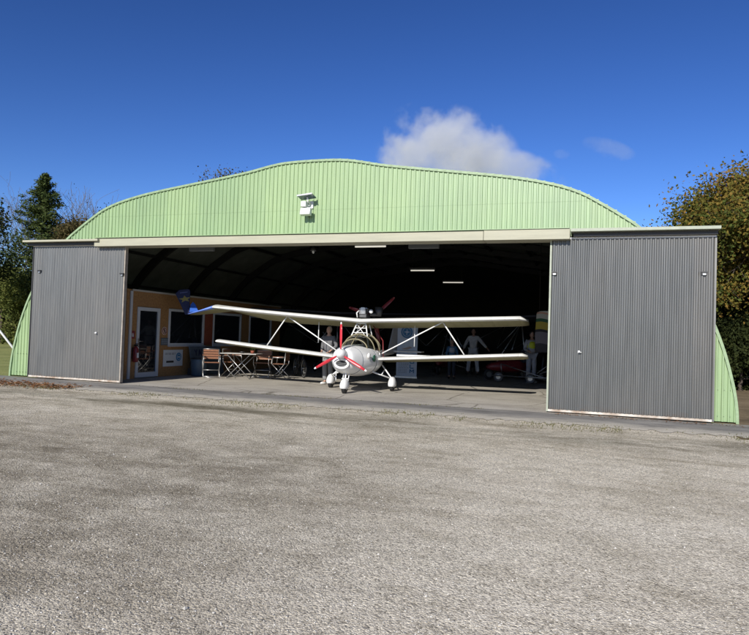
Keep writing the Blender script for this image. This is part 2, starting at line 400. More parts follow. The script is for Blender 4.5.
sheet('asphalt_apron', wob_edge(-15.5, 4.2, 240, 11.72, .34, 1) + wob_edge(4.6, -15.5, 8, 13.62, .02, 2), 0.0, M['asphalt'])
sheet('concrete_floor', wob_edge(-12.9, .9, 60, 13.36, .07, 3) + [(2.6, 13.9), (2.6, 33), (-15.1, 33), (-15.1, 13.9), (-12.9, 13.9)], .004, M['concrete'])

# scattered stones on the gravel (real pebbles near the camera)
def pebbles():
    rs = np.random.RandomState(3); n = 30000
    dep = 2.7 + 7.5 * rs.rand(n) ** 1.35
    u = (rs.rand(n) - .5) * 1.5
    x = -.318 * dep * 1.04 + .948 * u * dep; y = .948 * dep * 1.04 + .318 * u * dep
    keep = y < 11.2; x = x[keep]; y = y[keep]; n = len(x)
    s = (.0022 + .0045 * rs.rand(n) ** 3.0)
    big = rs.rand(n) < .006; s[big] *= 1.9
    oct_ = np.array([(1, 0, 0), (0, 1, 0), (-1, 0, 0), (0, -1, 0), (0, 0, 1), (0, 0, -.6)], float)
    v = oct_[None] * (0.6 + .7 * rs.rand(n, 6, 1)) * s[:, None, None] * np.array([1.2, 1.2, .8])
    a = rs.rand(n) * 2 * PI; ca, sa = np.cos(a)[:, None], np.sin(a)[:, None]
    vx = v[:, :, 0] * ca - v[:, :, 1] * sa + x[:, None]; vy = v[:, :, 0] * sa + v[:, :, 1] * ca + y[:, None]; vz = v[:, :, 2] - .008 + s[:, None] * .35
    V = np.stack([vx, vy, vz], 2).reshape(-1, 3)
    F = np.array([(0, 1, 4), (1, 2, 4), (2, 3, 4), (3, 0, 4), (1, 0, 5), (2, 1, 5), (3, 2, 5), (0, 3, 5)])
    F = (F[None] + 6 * np.arange(n)[:, None, None]).reshape(-1, 3)
    me = bpy.data.meshes.new('loose_stones'); me.from_pydata(V.tolist(), [], F.tolist())
    m, N, L, b = nodes('loose_stone')
    g = N.new('ShaderNodeNewGeometry'); r = ramp(N, [(0, (.16, .15, .13)), (.3, (.36, .34, .30)), (.9, (.56, .535, .48)), (1, (.74, .72, .67))])
    L.new(g.outputs['Random Per Island'], r.inputs[0]); L.new(r.outputs[0], b.inputs['Base Color']); b.inputs['Roughness'].default_value = .9
    me.materials.append(m); o = bpy.data.objects.new('loose_stones', me); C.objects.link(o)
    tag(o, 'loose pale stones scattered over the gravel yard in front of the hangar', 'stones', kind='stuff')
pebbles()

def ground_leaves(name, n, xr, yr, size, m, label, cat, seed, up=.3, z0=.0, fade=True):
    rs = np.random.RandomState(seed); V = []; F = []
    k = 0
    while k < n:
        x = xr[0] + (xr[1] - xr[0]) * rs.rand() ** (1.5 if fade else 1); t = rs.rand()
        yc = yr[0] + (yr[1] - yr[0]) * (.5 + .28 * rs.randn())
        yc += .5 * (x - xr[0]) / (xr[1] - xr[0]) * 0
        s = size * (.5 + rs.rand()); a = rs.rand() * 6.28; p = (rs.rand() - .5) * 2 * up
        dx, dy = math.cos(a) * s, math.sin(a) * s; ex, ey = -math.sin(a) * s * .6, math.cos(a) * s * .6
        z = z0 + .006 + rs.rand() * .02
        b = len(V)
        V += [(x - dx, yc - dy, z), (x + ex, yc + ey, z + abs(p) * s), (x + dx, yc + dy, z + rs.rand() * s * .6), (x - ex, yc - ey, z)]
        F.append((b, b + 1, b + 2, b + 3)); k += 1
    me = bpy.data.meshes.new(name); me.from_pydata(V, [], F); me.materials.append(m)
    o = bpy.data.objects.new(name, me); C.objects.link(o); tag(o, label, cat, kind='stuff'); return o
ground_leaves('fallen_leaves', 3000, (-17.5, -11.2), (11.35, 12.45), .036, M['fallen'], 'strip of reddish fallen leaves on the asphalt before the left sliding door', 'leaves', 5)
ground_leaves('fallen_leaves', 260, (-.6, 2.9), (13.1, 13.38), .02, M['fallen'], 'rusty leaf litter gathered along the foot of the right sliding door', 'leaves', 6, fade=False)
M['tuft'] = leaf_mat('short_moss_grass', [(.06, .075, .02), (.12, .12, .04), (.2, .17, .07)], .2)
def tufts(n, seed):
    rs = np.random.RandomState(seed); V = []; F = []
    for i in range(n):
        cl = rs.rand() < .8
        x = -15 + 18 * rs.rand(); yb = 11.62 + .22 * rs.randn() + .12 * math.sin(x * 1.3)
        if x > -11 + 3 * rs.rand() and rs.rand() < .6: yb -= .4 * rs.rand()
        if rs.rand() < .12: yb = 13.3 + .05 * rs.randn(); x = -10.8 + 9 * rs.rand()
        if math.sin(x * 2.1 + seed) + .6 * math.sin(x * 5.3) < -.1 and rs.rand() < .85: continue
        h = .012 + .03 * rs.rand(); a = rs.rand() * 6.28; wv = .006
        b = len(V); lx, ly = (rs.rand() - .5) * .04, (rs.rand() - .5) * .04
        V += [(x - wv * math.cos(a), yb - wv * math.sin(a), -.005), (x + wv * math.cos(a), yb + wv * math.sin(a), -.005), (x + lx, yb + ly, h)]
        F.append((b, b + 1, b + 2))
    me = bpy.data.meshes.new('grass_tufts'); me.from_pydata(V, [], F); me.materials.append(M['tuft'])
    o = bpy.data.objects.new('grass_tufts', me); C.objects.link(o); tag(o, 'short moss and grass growing along the edge of the asphalt apron', 'grass', kind='stuff')
tufts(4500, 2)

# ------------------------------------------------------------------ hangar
D = 13.49; GY = 13.78; CX = -6.265; BY = 32.5
PR = [(0, 5.49), (.66, 5.475), (1.1, 5.42), (1.65, 5.31), (2.2, 5.225), (3.3, 5.075), (4.4, 4.92), (5.05, 4.80), (5.6, 4.66), (6.04, 4.49), (6.4, 4.28), (6.8, 4.02), (7.2, 3.72), (7.8, 3.10), (8.35, 2.22), (8.65, 1.5), (8.84, .8), (8.92, .33), (8.94, -.02)]
def smooth_profile():
    """Catmull-Rom through the traced points, dense"""
    P = [Vector((-x, z)) for x, z in reversed(PR[1:])] + [Vector((x, z)) for x, z in PR]
    out = []
    for i in range(len(P) - 1):
        p0, p1, p2, p3 = P[max(i - 1, 0)], P[i], P[i + 1], P[min(i + 2, len(P) - 1)]
        for k in range(5):
            t = k / 5
            out.append(.5 * ((2 * p1) + (p2 - p0) * t + (2 * p0 - 5 * p1 + 4 * p2 - p3) * t * t + (3 * p1 - p0 - 3 * p2 + p3) * t ** 3))
    out.append(P[-1]); return out
PROF = smooth_profile()
def arch_z(dx):
    for a, b in zip(PROF, PROF[1:]):
        if a.x <= dx <= b.x:
            t = (dx - a.x) / max(b.x - a.x, 1e-6); return a.y + (b.y - a.y) * t
    return 0
hangar = thing('hangar', 'large arched hangar clad in pale green profiled sheet with its grey front doors slid open', 'hangar', (0, 0, 0))
def corr(mb, x0, x1, zb, zt, y, pitch, amp, kind='trap', mi=0, y2=None):
    xs = []; n = int(math.ceil((x1 - x0) / pitch))
    for i in range(n + 1):
        if kind == 'trap': pts = [(0, 0), (.52, 0), (.62, 1), (.90, 1)]
        else: pts = [(k / 6, .5 - .5 * math.cos(2 * PI * k / 6)) for k in range(6)]
        for t, a in pts:
            x = x0 + (i + t) * pitch
            if x <= x1 + 1e-6: xs.append((x, a))
    vs = []
    for x, a in xs:
        vs += [(x, y - a * amp, zb(x)), (x, y - a * amp, zt(x))]
    fs = [(2 * i, 2 * i + 2, 2 * i + 3, 2 * i + 1) for i in range(len(xs) - 1)]
    # drop degenerate
    fs = [f for f in fs if vs[f[3]][2] - vs[f[0]][2] > .002 or vs[f[2]][2] - vs[f[1]][2] > .002]
    mb.add(vs, fs, mi, kind != 'trap')
OX0, OX1, OZ = -12.35, .55, 3.5
mb = MB(); seam = 4.34
def clampz(lo, hi): return lambda x: max(lo, min(hi, arch_z(x - CX)))
corr(mb, CX - 8.93, CX + 8.93, lambda x: (0.02 if (x < OX0 or x > OX1) else OZ), lambda x: max(0.02 if (x < OX0 or x > OX1) else OZ, min(seam + .03, arch_z(x - CX))), GY, .107, .022)
top0 = [x for x in np.arange(-9, 9, .01) if arch_z(x) > seam]
corr(mb, CX - 8.93 + .107 * math.ceil((top0[0] + 8.93) / .107), CX + top0[-1], lambda x: seam, lambda x: max(seam, arch_z(x - CX)), GY - .003, .107, .022)
# screw heads along seam and base
for k in range(170):
    x = CX - 8.8 + k * .107 + .08
    for z in (3.78, 2.3, .62, .12):
        if z >= arch_z(x - CX) - .05: continue
        if z < OZ and OX0 - .05 < x < OX1 + .05: continue
        if (k * 7 + int(z * 10)) % 3 == 0 and z == 3.78: continue
        mb.box(x - .0045, x + .0045, GY - .036, GY - .02, z - .0045, z + .0045, 1)
mb.build('gable_cladding', [M['green'], M['dark']], hangar, recalc=False)
# edge trim following the arch, front
mb = MB()
for k in range(len(PROF) - 1):
    a, b_ = PROF[k], PROF[k + 1]
    d = (b_ - a).normalized(); n = Vector((-d.y, d.x))
    for (o1, o2, ya, yb) in ((-.012, .04, GY - .045, GY + .35),):
        p = [a + n * o1, b_ + n * o1, b_ + n * o2, a + n * o2]
        vs = [(CX + q.x, yy, q.y) for yy in (ya, yb) for q in p]
        mb.add(vs, [(0, 1, 2, 3), (7, 6, 5, 4), (0, 4, 5, 1), (3, 2, 6, 7)])
L_ = 0
for k in range(200):   # scalloped sheet ends under the verge
    x = CX - 8.8 + k * .0885
    z = arch_z(x - CX)
    if z > 3.5 and k % 2: mb.box(x, x + .05, GY - .05, GY - .044, z + .0, z + .04)
mb.build('verge_trim', M['greentrim'], hangar)
# roof shell (outer skin green, inner skin dark)
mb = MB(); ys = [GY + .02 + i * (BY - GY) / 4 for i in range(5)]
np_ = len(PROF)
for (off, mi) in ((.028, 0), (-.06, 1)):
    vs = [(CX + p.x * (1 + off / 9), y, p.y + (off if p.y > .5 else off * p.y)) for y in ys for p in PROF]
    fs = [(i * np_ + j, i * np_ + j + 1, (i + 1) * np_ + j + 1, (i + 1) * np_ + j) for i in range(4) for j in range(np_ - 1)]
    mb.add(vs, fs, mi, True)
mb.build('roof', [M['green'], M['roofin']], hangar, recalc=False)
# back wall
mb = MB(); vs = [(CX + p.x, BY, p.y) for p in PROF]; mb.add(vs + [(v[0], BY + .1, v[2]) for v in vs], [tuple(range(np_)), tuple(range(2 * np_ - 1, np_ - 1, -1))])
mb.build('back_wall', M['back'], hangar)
# gable inner lining (sheet seen dark from inside)
# arches + purlins
for i in range(7):
    y = GY + .45 + i * 3.0
    mb = MB(); o1, o2 = -.10, -.32
    pts = []
    for k in range(np_):
        a = PROF[max(k - 1, 0)]; b_ = PROF[min(k + 1, np_ - 1)]; d = (b_ - a).normalized(); n = Vector((-d.y, d.x))
        pts.append((PROF[k] + n * o1, PROF[k] + n * o2))
    vs = []
    for p, q in pts: vs += [(CX + p.x, y, p.y), (CX + q.x, y, q.y), (CX + q.x, y + .12, q.y), (CX + p.x, y + .12, p.y)]
    fs = []
    for k in range(np_ - 1):
        for j in range(4): fs.append((4 * k + j, 4 * k + (j + 1) % 4, 4 * k + 4 + (j + 1) % 4, 4 * k + 4 + j))
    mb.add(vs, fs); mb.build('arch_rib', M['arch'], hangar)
for dx in (-8.5, -7.9, -7.0, -5.6, -4.0, -2.4, -.8, .8, 2.4, 4.0, 5.6, 7.0, 7.9, 8.5):
    z = arch_z(dx) - .12; MB().box(CX + dx - .05, CX + dx + .05, GY + .1, BY - .1, z - .07, z + .0).build('purlin', M['arch'], hangar)
# fascia beam and door rails
MB().box(-12.12, -2.135, 13.30, 13.74, 3.49, 3.69).build('fascia', M['cream'], hangar, .006)
MB().box(-2.125, -.41, 13.285, 13.74, 3.487, 3.70).build('fascia', M['cream'], hangar, .006)
mb = MB().box(-12.1, -.42, 13.26, 13.76, 3.70, 3.715); mb.build('drip_flashing', M['green'], hangar)
for (xa, xb, za, zb) in ((-14.42, -11.95, 3.62, 3.672), (-.395, 2.27, 3.625, 3.685)):
    MB().box(xa, xb, 13.22, 13.74, za, zb).build('rail_cover', M['rail'] if xa > -5 else M['cream'], hangar, .004)
    MB().box(xa + .05, xb - .03, 13.36, 13.72, za - .075, za - .004).build('door_rail', M['dark'], hangar)
MB().box(OX0 - .3, OX1 + .3, 13.76, 13.775, 3.51, 3.62).build('lintel', M['arch'], hangar)
# sliding doors
def door(x0, x1, zt, lab, zb=.03, hx=None, lamps=(), seed=0):
    d = MB(); corr(d, x0, x1, lambda x: zb + .05, lambda x: zt - .035, D, .0825, .032, 'sine')
    o = d.build('sliding_door', M['door'], hangar, recalc=False); o['label'] = lab
    f = MB()
    f.box(x0 - .02, x1 + .02, D - .03, D + .06, zt - .035, zt - .0)
    f.build('top_flashing', M['white'], o)
    f = MB(); f.box(x0, x1, D - .012, D + .07, zb, zb + .045); f.build('bottom_rail', mat('rusty_white_rail', (.55, .52, .46), .7, noise=.4, nscale=5, stretch=(1, 1, 1), dirt=(.26, .18, .12)), o)
    f = MB(); f.box(x0 - .035, x0, D - .02, D + .08, zb, zt); f.build('edge_stile', M['dark'] if x0 < -5 else M['rail'], o)
    f = MB(); f.box(x1, x1 + .035, D - .02, D + .08, zb, zt); f.build('edge_stile', mat('weathered_stile', (.33, .29, .24), .7, noise=.3, nscale=8) if x0 < -5 else M['door'], o)
    f = MB()
    for z in (.7, 1.9, 3.0): f.box(x0, x1, D + .045, D + .09, z, z + .06)
    f.box(x0, x1, D + .024, D + .03, zb + .01, zt - .02)
    f.build('door_frame', M['dark'], o)
    for (lx, lz) in lamps:
        g = MB(); g.box(lx - .055, lx + .055, D - .075, D - .015, lz + .02, lz + .045); g.box(lx - .05, lx + .05, D - .06, D - .02, lz - .02, lz + .02); gb = g.build('guide_bracket', M['dark'], o)
        g = MB(); g.box(lx - .025, lx + .03, D - .066, D - .061, lz - .025, lz + .008); g.build('bracket_plate', M['steel'], gb)
    if hx:
        g = MB(); g.box(hx[0] - .02, hx[0] + .02, D - .05, D - .015, hx[1] - .022, hx[1] + .022); g.tube([(hx[0], D - .05, hx[1]), (hx[0], D - .09, hx[1]), (hx[0] + .05, D - .09, hx[1] - .01)], .008, 6); g.build('door_lock', M['white'], o)
    return o
door(-14.27, -11.30, 3.56, 'left grey corrugated sliding door', lamps=((-14.02, 2.85), (-11.33, 2.77)), hx=(-12.07, 1.27))
door(-.76, 2.21, 3.545, 'right grey corrugated sliding door', lamps=((-.70, 2.81), (2.03, 2.81)), hx=(-.19, 1.25))

# floodlight on the gable
fl = thing('floodlight', 'white solar floodlight with tilted panel and two lamp heads on the green gable', 'floodlight', (-6.28, GY, 4.42))
mb = MB(); Mx = Matrix.Translation((0, -.24, .19)) @ Matrix.Rotation(R_(-10), 4, 'X') @ Matrix.Rotation(R_(-6), 4, 'Y')
mb.box(-.20, .17, -.13, .13, -.012, .012, 0, Mx); mb.build('solar_panel', mat('solar_panel', (.10, .14, .18), .2, spec=.8), fl)
MB().box(-.205, .175, -.137, -.131, -.018, .018, 0, Mx).build('panel_frame', M['steel'], fl)
mb = MB(); mb.tube([(0, -.02, .05), (0, -.2, .08), (0, -.24, .18)], .022); mb.box(-.05, .07, -.06, -.005, -.05, .12); mb.build('bracket', M['white'], fl)
mb = MB(); mb.box(-.075, .05, -.10, .05, -.055, .075, 0, Matrix.Translation((-.05, -.22, .0))); mb.build('sensor_head', M['white'], fl, .012)
Mx = Matrix.Translation((-.03, -.22, -.16)) @ Matrix.Rotation(R_(-14), 4, 'X')
h = MB().box(-.125, .125, -.06, .06, -.085, .085, 0, Mx).build('lamp_head', M['white'], fl, .012)
MB().box(-.10, .10, -.066, -.061, -.06, .065, 0, Mx).build('lens', mat('lens', (.7, .7, .66), .15), h)
mb = MB(); mb.tube([(-.03, -.17, -.2), (-.0, -.10, -.26), (.02, -.02, -.15)], .014); mb.build('lamp_arm', M['dark'], fl)

# roof lights
tubes = [((-5.45, 15.73, 3.75), 'lit fluorescent tube nearest the opening, just behind the cream fascia'), ((-5.53, 21.56, 3.75), 'lit fluorescent tube in the middle of the row under the roof'), ((-5.4, 26.2, 3.75), 'lit fluorescent tube deepest in the dark of the hangar')]
for i, (p, lab) in enumerate(tubes):
    t = thing('tube_light', lab, 'tube light', p, 0, 'lit tube lights under the hangar roof')
    MB().box(-.45, .45, -.06, .06, .03, .09).build('housing', M['dark'], t)
    MB().tube([(-.42, 0, 0), (.42, 0, 0)], .022, 10).build('tube', M['tube'], t)
    mb = MB()
    zz = arch_z(p[0] - CX) - .1 - p[2]
    for sx in (-.35, .35): mb.tube([(sx, 0, .09), (sx, 0, zz)], .006, 5)
    mb.build('hanger_rod', M['dark'], t)
for (x, lab) in ((-9.64, 'grey flat heater panel hanging behind the left end of the cream fascia'), (-3.68, 'grey flat heater panel hanging behind the middle of the cream fascia')):
    t = thing('heater_panel', lab, 'heater', (x, 14.4, 3.53), 0, 'grey heater panels behind the fascia')
    MB().box(-.36, .36, -.05, .05, -.04, .14, 0).build('casing', mat('heater_grey', (.13, .14, .15), .6), t, .01)
    mb = MB(); mb.tube([(-.25, 0, .14), (-.25, 0, arch_z(x - CX) - 3.65)], .008, 5); mb.tube([(.25, 0, .14), (.25, 0, arch_z(x - CX) - 3.65)], .008, 5); mb.build('hanger_rod', M['dark'], t)
t = thing('spot_lamp', 'small dark lamp with a pale bulb hanging below the fascia under the floodlight', 'lamp', (-6.42, 14.3, 3.45))
MB().tube([(0, 0, .06), (0, 0, 1.95)], .012, 6).build('hanger_rod', M['dark'], t)
MB().tube([(0, 0, .1), (0, 0, .05), (0, 0, -.0)], [.03, .05, .075], 12).build('shade', M['dark'], t)
MB().ell((0, 0, -.02), (.03, .03, .045)).build('bulb', M['sign'], t)

# ------------------------------------------------------------------ office cabin
WX = -12.1
cab = thing('office_cabin', 'orange board office cabin built inside the hangar along its left wall', 'cabin', (WX, 14.6, 0))
H = 2.48; LEN = 9.3
# local: x = WX offset, y from 14.6
openings = [(.45, 1.45, 0, 2.03), (1.88, 3.77, .93, 2.05), (4.30, 6.15, .93, 2.05), (6.75, 8.5, .93, 2.05)]
mb = MB(); y = 0
th = .1
for (a, b_, z0, z1) in openings:
    mb.box(-th, 0, y, a, 0, H); 
    if z0 > 0: mb.box(-th, 0, a, b_, 0, z0)
    mb.box(-th, 0, a, b_, z1, H); y = b_
mb.box(-th, 0, y, LEN, 0, H)
mb.box(-1.9, -th, 0, th, 0, H); mb.box(-1.9, -th, LEN - th, LEN, 0, H)
mb.build('wall', M['osb'], cab, recalc=True)
MB().box(-1.9, .0, -.02, LEN + .02, H + .002, H + .03).build('roof', M['osb'], cab)
MB().box(.002, .03, .2, LEN, H - .015, H + .035).build('top_trim', mat('pale_trim', (.42, .40, .36), .6), cab)
MB().box(.002, .035, .12, .21, 0.01, H - .02).build('corner_trim', M['frame'], cab)
MB().box(-.06, -.03, -.001, LEN - .2, 0.01, H - .03).build('inner_screen', M['back'], cab) if False else None
# interior floor / back so that panes look into a dim room
MB().box(-1.88, -1.84, .12, LEN - .12, .02, H - .02).build('inner_wall', mat('dim_inner_wall', (.10, .085, .07), .9), cab)
for i, (a, b_, z0, z1) in enumerate(openings):
    fr = MB(); w_ = .10 if i == 0 else .075; zz0 = .03 if i == 0 else z0
    fr.box(-.06, .03, a, a + w_, zz0, z1); fr.box(-.06, .03, b_ - w_, b_, zz0, z1)
    fr.box(-.06, .03, a + w_, b_ - w_, z1 - w_, z1); fr.box(-.06, .03, a + w_, b_ - w_, zz0, zz0 + (w_ if i else .14))
    if i == 0:
        f = fr.build('door', M['frame'], cab, .004)
        MB().box(-.02, -.008, a + w_, b_ - w_, zz0 + .14, z1 - w_).build('pane', M['glassd'], f)
        mb = MB(); mb.box(.03, .05, a + .03, a + .07, .92, 1.14); mb.tube([(.055, a + .05, 1.06), (.075, a + .06, 1.06), (.075, a + .2, 1.06)], .011, 8); mb.build('handle', M['steel'], f)
    else:
        f = fr.build('window', M['frame'], cab, .004)
        MB().box(-.02, -.008, a + w_, b_ - w_, z0 + w_, z1 - w_).build('pane', M['glassd'], f)
        MB().box(.03, .075, a - .03, b_ + .03, z0 - .03, z0 - .002).build('sill', M['frame'], f)
MB().box(.002, .02, 3.80, 4.27, .95, 2.04).build('wall_panel', M['osbred'], cab, .003)
# signs on the cabin
sg = thing('round_sign', 'small round white prohibition sign with red ring beside the office door', 'sign', (WX, 16.29, 1.37))
MB().disc((.012, 0, 0), (1, 0, 0), .12, .012, 32).build('plate', mat('round_plate', (.62, .50, .40), .5), sg)
mb = MB(); ring = [(.022, .09 * math.cos(t), .09 * math.sin(t)) for t in [2 * PI * i / 28 for i in range(28)]]; mb.tube(ring, .012, 6, closed=True)
mb.tube([(.022, -.062, .062), (.022, .062, -.062)], .008, 6); mb.build('red_ring', M['redd'], sg)
mb = MB(); mb.box(.02, .026, -.018, .018, -.055, .03); mb.disc((.023, 0, .048), (1, 0, 0), .018, .006, 12); mb.box(.02, .026, -.045, .045, .0, .014); mb.build('pictogram', M['dark'], sg)
sg = thing('small_plaque', 'dark grey plaque with pale lettering under the round sign', 'sign', (WX, 16.33, 1.06))
MB().box(.002, .016, -.18, .20, -.12, .10).build('plate', M['signgrey'], sg)
mb = MB(); rnd = random.Random(2)
for r, z in enumerate((.045, -.01, -.065)):
    y = -.15
    while y < .15:
        wv = .012 + .018 * rnd.random(); mb.box(.0165, .0185, y, y + wv * .5, z - .016, z + .016); mb.box(.0165, .0185, y + wv * .5 + .001, y + wv, z - .016, z - .009); y += wv + .014
mb.build('lettering', mat('plaque_letters', (.3, .33, .36), .6), sg)
sg = thing('notice_board', 'white notice board with blue round emblem and black bar below the small plaque', 'sign', (WX, 16.77, .55))
MB().box(.002, .02, -.48, .48, -.25, .25).build('board', M['sign'], sg, .003)
mb = MB(); mb.disc((.026, .26, .03), (1, 0, 0), .13, .008, 32); mb.build('emblem', M['signblue'], sg)
mb = MB(); mb.tube([(.033, .26 + .085 * math.cos(2 * PI * i / 24), .03 + .085 * math.sin(2 * PI * i / 24)) for i in range(24)], .006, 5, closed=True)
mb.prism([(-.05, -.01), (.05, -.01), (.07, .01), (.0, .03), (-.07, .01)], .006, Matrix.Translation((.034, .26, .02)) @ Matrix.Rotation(PI / 2, 4, 'Z')); mb.build('emblem_ring', M['sign'], sg)
MB().box(.0205, .025, -.34, .02, -.14, -.08).build('black_bar', M['black'], sg)
mb = MB(); y = -.40
for k in range(16):
    if k % 5 == 4: y += .03; continue
    mb.box(.0205, .024, y, y + .008, .10, .16); mb.box(.0205, .024, y + .009, y + .022, .10 + (.05 if k % 2 else .0), .11 + (.05 if k % 2 else .0)); y += .033
mb.build('lettering', M['signgrey'], sg)
ex = thing('fire_extinguisher', 'red fire extinguisher hung on the cabin wall left of the office door', 'extinguisher', (WX, 14.93, .48))
mb = MB(); mb.tube([(.1, 0, 0), (.1, 0, .015), (.1, 0, .36), (.1, 0, .41), (.1, 0, .45)], [.06, .078, .078, .05, .025], 16); mb.build('cylinder', M['redd'], ex)
mb = MB(); mb.box(.06, .15, -.03, .03, .45, .49); mb.box(.08, .2, -.015, .015, .50, .52); mb.build('valve', M['black'], ex)
mb = MB(); mb.tube([(.13, .03, .46), (.17, .08, .4), (.16, .1, .2), (.14, .09, .06)], [.012, .012, .012, .022], 8); mb.build('hose', M['black'], ex)
mb = MB(); mb.box(.003, .03, -.05, .05, .1, .4); mb.build('bracket', M['dark'], ex)
MB().box(.176, .180, -.04, .04, .12, .26).build('label_plate', M['sign'], ex)
sg = thing('extinguisher_sign', 'small red and white fire sign above the extinguisher', 'sign', (WX, 14.90, 1.24))
MB().box(.002, .014, -.075, .075, -.11, .11).build('plate', M['redd'], sg)
mb = MB(); mb.box(.015, .018, -.02, .02, -.06, .02); mb.box(.015, .018, -.03, .01, .03, .045); mb.box(.015, .018, -.05, -.035, -.05, .03); mb.build('pictogram', M['sign'], sg)

# ------------------------------------------------------------------ terrace furniture
def rod(mb, pts, r=.011): mb.tube(pts, r, 7)
def make_chair(lab):
    t = thing('folding_chair', lab, 'chair', group='folding chairs around the table in the hangar')
    # faces -Y (towards sitter's front at -Y)
    for sx in (-1, 1):
        x = .24 * sx
        f = MB(); rod(f, [(x, .20, .86), (x, .17, .47), (x, -.02, .22), (x, -.24, .02)]); rod(f, [(x, -.22, .45), (x, .0, .24), (x, .24, .02)])
        rod(f, [(x, -.26, .02), (x, .26, .02)]) if False else None
        f.build('side_frame', M['steel'], t)
        f = MB(); rod(f, [(x, .17, .66), (x, -.2, .66), (x, -.22, .45)], .012); a = f.build('armrest', M['steel'], t)
        MB().box(x - .02, x + .02, -.2, .12, .672, .69).build('arm_pad', M['wood'], a)
    for (y, z) in ((-.24, .02), (.24, .02), (.0, .23), (.20, .86)):
        f = MB(); rod(f, [(-.24, y, z), (.24, y, z)]); f.build('crossbar', M['steel'], t)
    f = MB()
    for k in range(7): f.box(-.225, .225, -.21 + k * .058, -.165 + k * .058, .455, .47)
    f.build('seat', M['wood'], t)
    f = MB()
    for k in range(4):
        z = .56 + k * .075; y = .185 + (z - .5) * .04; f.box(-.225, .225, y - .008, y + .008, z, z + .06)
    f.build('backrest', M['wood'], t)
    return t
c0 = make_chair('slatted folding chair left of the table, its brown back against the boards'); c0.location = (-10.85, 16.95, .004); c0.rotation_euler.z = R_(38)
specs = [(-10.62, 17.75, R_(92), 'folding chair seen side on, tucked at the left end of the table'),
         (-9.72, 18.1, R_(14), 'slatted folding chair behind the right end of the table, facing the yard'),
         (-9.05, 18.05, R_(-80), 'dark folding chair farthest right of the table, beside the bicycle')]
for (x, y, a, lab) in specs:
    c = copy_tree(c0); c.location = (x, y, .004); c.rotation_euler.z = a; c['label'] = lab
tb = thing('folding_table', 'pale bistro table with crossed metal legs between the folding chairs', 'table', (-10.05, 17.35, .004), R_(12))
mb = MB()
for k in range(7): mb.box(-.56, .56, -.36 + k * .104, -.268 + k * .104, .745, .765)
mb.build('tabletop', mat('grey_wood_top', (.42, .40, .37), .55, noise=.2, nscale=9), tb)
for sy in (-.3, .3):
    for s in (-1, 1): 
        f = MB(); rod(f, [(-.36 * s, sy + .01 * s, .02), (.36 * s, sy + .01 * s, .74)], .013); f.build('leg', M['steel'], tb)
for s in (-1, 1):
    for z in (.02, .735): f = MB(); rod(f, [(.36 * s, -.3, z), (.36 * s, .3, z)]); f.build('crossbar', M['steel'], tb)
t = thing('ashtray', 'small dark bowl on the bistro table top', 'bowl', (-10.0, 17.3, .77)); MB().tube([(0, 0, 0), (0, 0, .05)], [.05, .09], 16).build('bowl', M['dark'], t)
t = thing('flower_pot', 'little dark plant in a pot at the right of the bistro table top', 'plant', (-9.72, 17.42, .77)); MB().tube([(0, 0, 0), (0, 0, .09)], [.045, .065], 14).build('pot', M['osbred'], t)
mb = MB(); rnd = random.Random(5)
for k in range(40):
    a = rnd.random() * 6.28; r = .09 * rnd.random(); z = .1 + .1 * rnd.random(); p = Vector((r * math.cos(a), r * math.sin(a), z)); u = Vector((rnd.random() - .5, rnd.random() - .5, rnd.random() - .2)).normalized() * .035; v = u.orthogonal().normalized() * .012
    mb.add([p - u, p + v, p + u, p - v], [(0, 1, 2, 3)])
mb.build('foliage', M['leafdark'], t, recalc=False)
# boards and bins against the cabin wall
t = thing('leaning_banner', 'grey banner board with dark blue lettering leaning on the cabin under the windows', 'banner', (-11.72, 18.2, .004), R_(-2))
Mx = Matrix.Rotation(R_(-12), 4, 'Y')
MB().box(-.012, .012, -.85, .85, 0, .92, 0, Mx).build('board', mat('grey_board', (.10, .125, .15), .6, noise=.2, nscale=4), t)
mb = MB()
def strokes(mb, y, z, h, w, segs, Mx, xo=.0145, th=.028):
    for (a, b, c, d) in segs:
        p, q = Vector((0, y + a * w, z + b * h)), Vector((0, y + c * w, z + d * h)); dd = (q - p); 
        if dd.length < 1e-6: continue
        n = Vector((1, 0, 0)).cross(dd).normalized() * th / 2
        vs = [Mx @ (v + Vector((x, 0, 0))) for x in (xo, xo + .005) for v in (p - n, p + n, q + n, q - n)]
        mb.add(vs, [(0, 1, 2, 3), (7, 6, 5, 4), (0, 4, 5, 1), (1, 5, 6, 2), (2, 6, 7, 3), (3, 7, 4, 0)])
LET = {'Y': [(0, 1, .5, .5), (1, 1, .5, .5), (.5, .5, .5, 0)], 'A': [(0, 0, .5, 1), (.5, 1, 1, 0), (.2, .4, .8, .4)], 'N': [(0, 0, 0, 1), (0, 1, 1, 0), (1, 0, 1, 1)], 'M': [(0, 0, 0, 1), (0, 1, .5, .4), (.5, .4, 1, 1), (1, 1, 1, 0)], 'H': [(0, 0, 0, 1), (1, 0, 1, 1), (0, .5, 1, .5)], 'L': [(0, 1, 0, 0), (0, 0, 1, 0)], 'U': [(0, 1, 0, 0), (0, 0, 1, 0), (1, 0, 1, 1)], 'E': [(0, 0, 0, 1), (0, 1, 1, 1), (0, .5, .8, .5), (0, 0, 1, 0)], 'I': [(.5, 0, .5, 1)]}
for i, ch in enumerate('YAMAHA'):
    strokes(mb, -.62 + i * .2, .62, .2, .14, LET[ch], Mx, .0145, .035)
mb.build('lettering', M['navy'], t)
t = thing('blue_tub', 'round pale blue drum standing by the cabin wall behind the left folding chair', 'drum', (-11.55, 17.35, .004))
MB().tube([(0, 0, 0), (0, 0, .03), (0, 0, .5), (0, 0, .53)], [.2, .23, .25, .24], 20).build('body', mat('blue_plastic', (.05, .085, .12), .5), t)
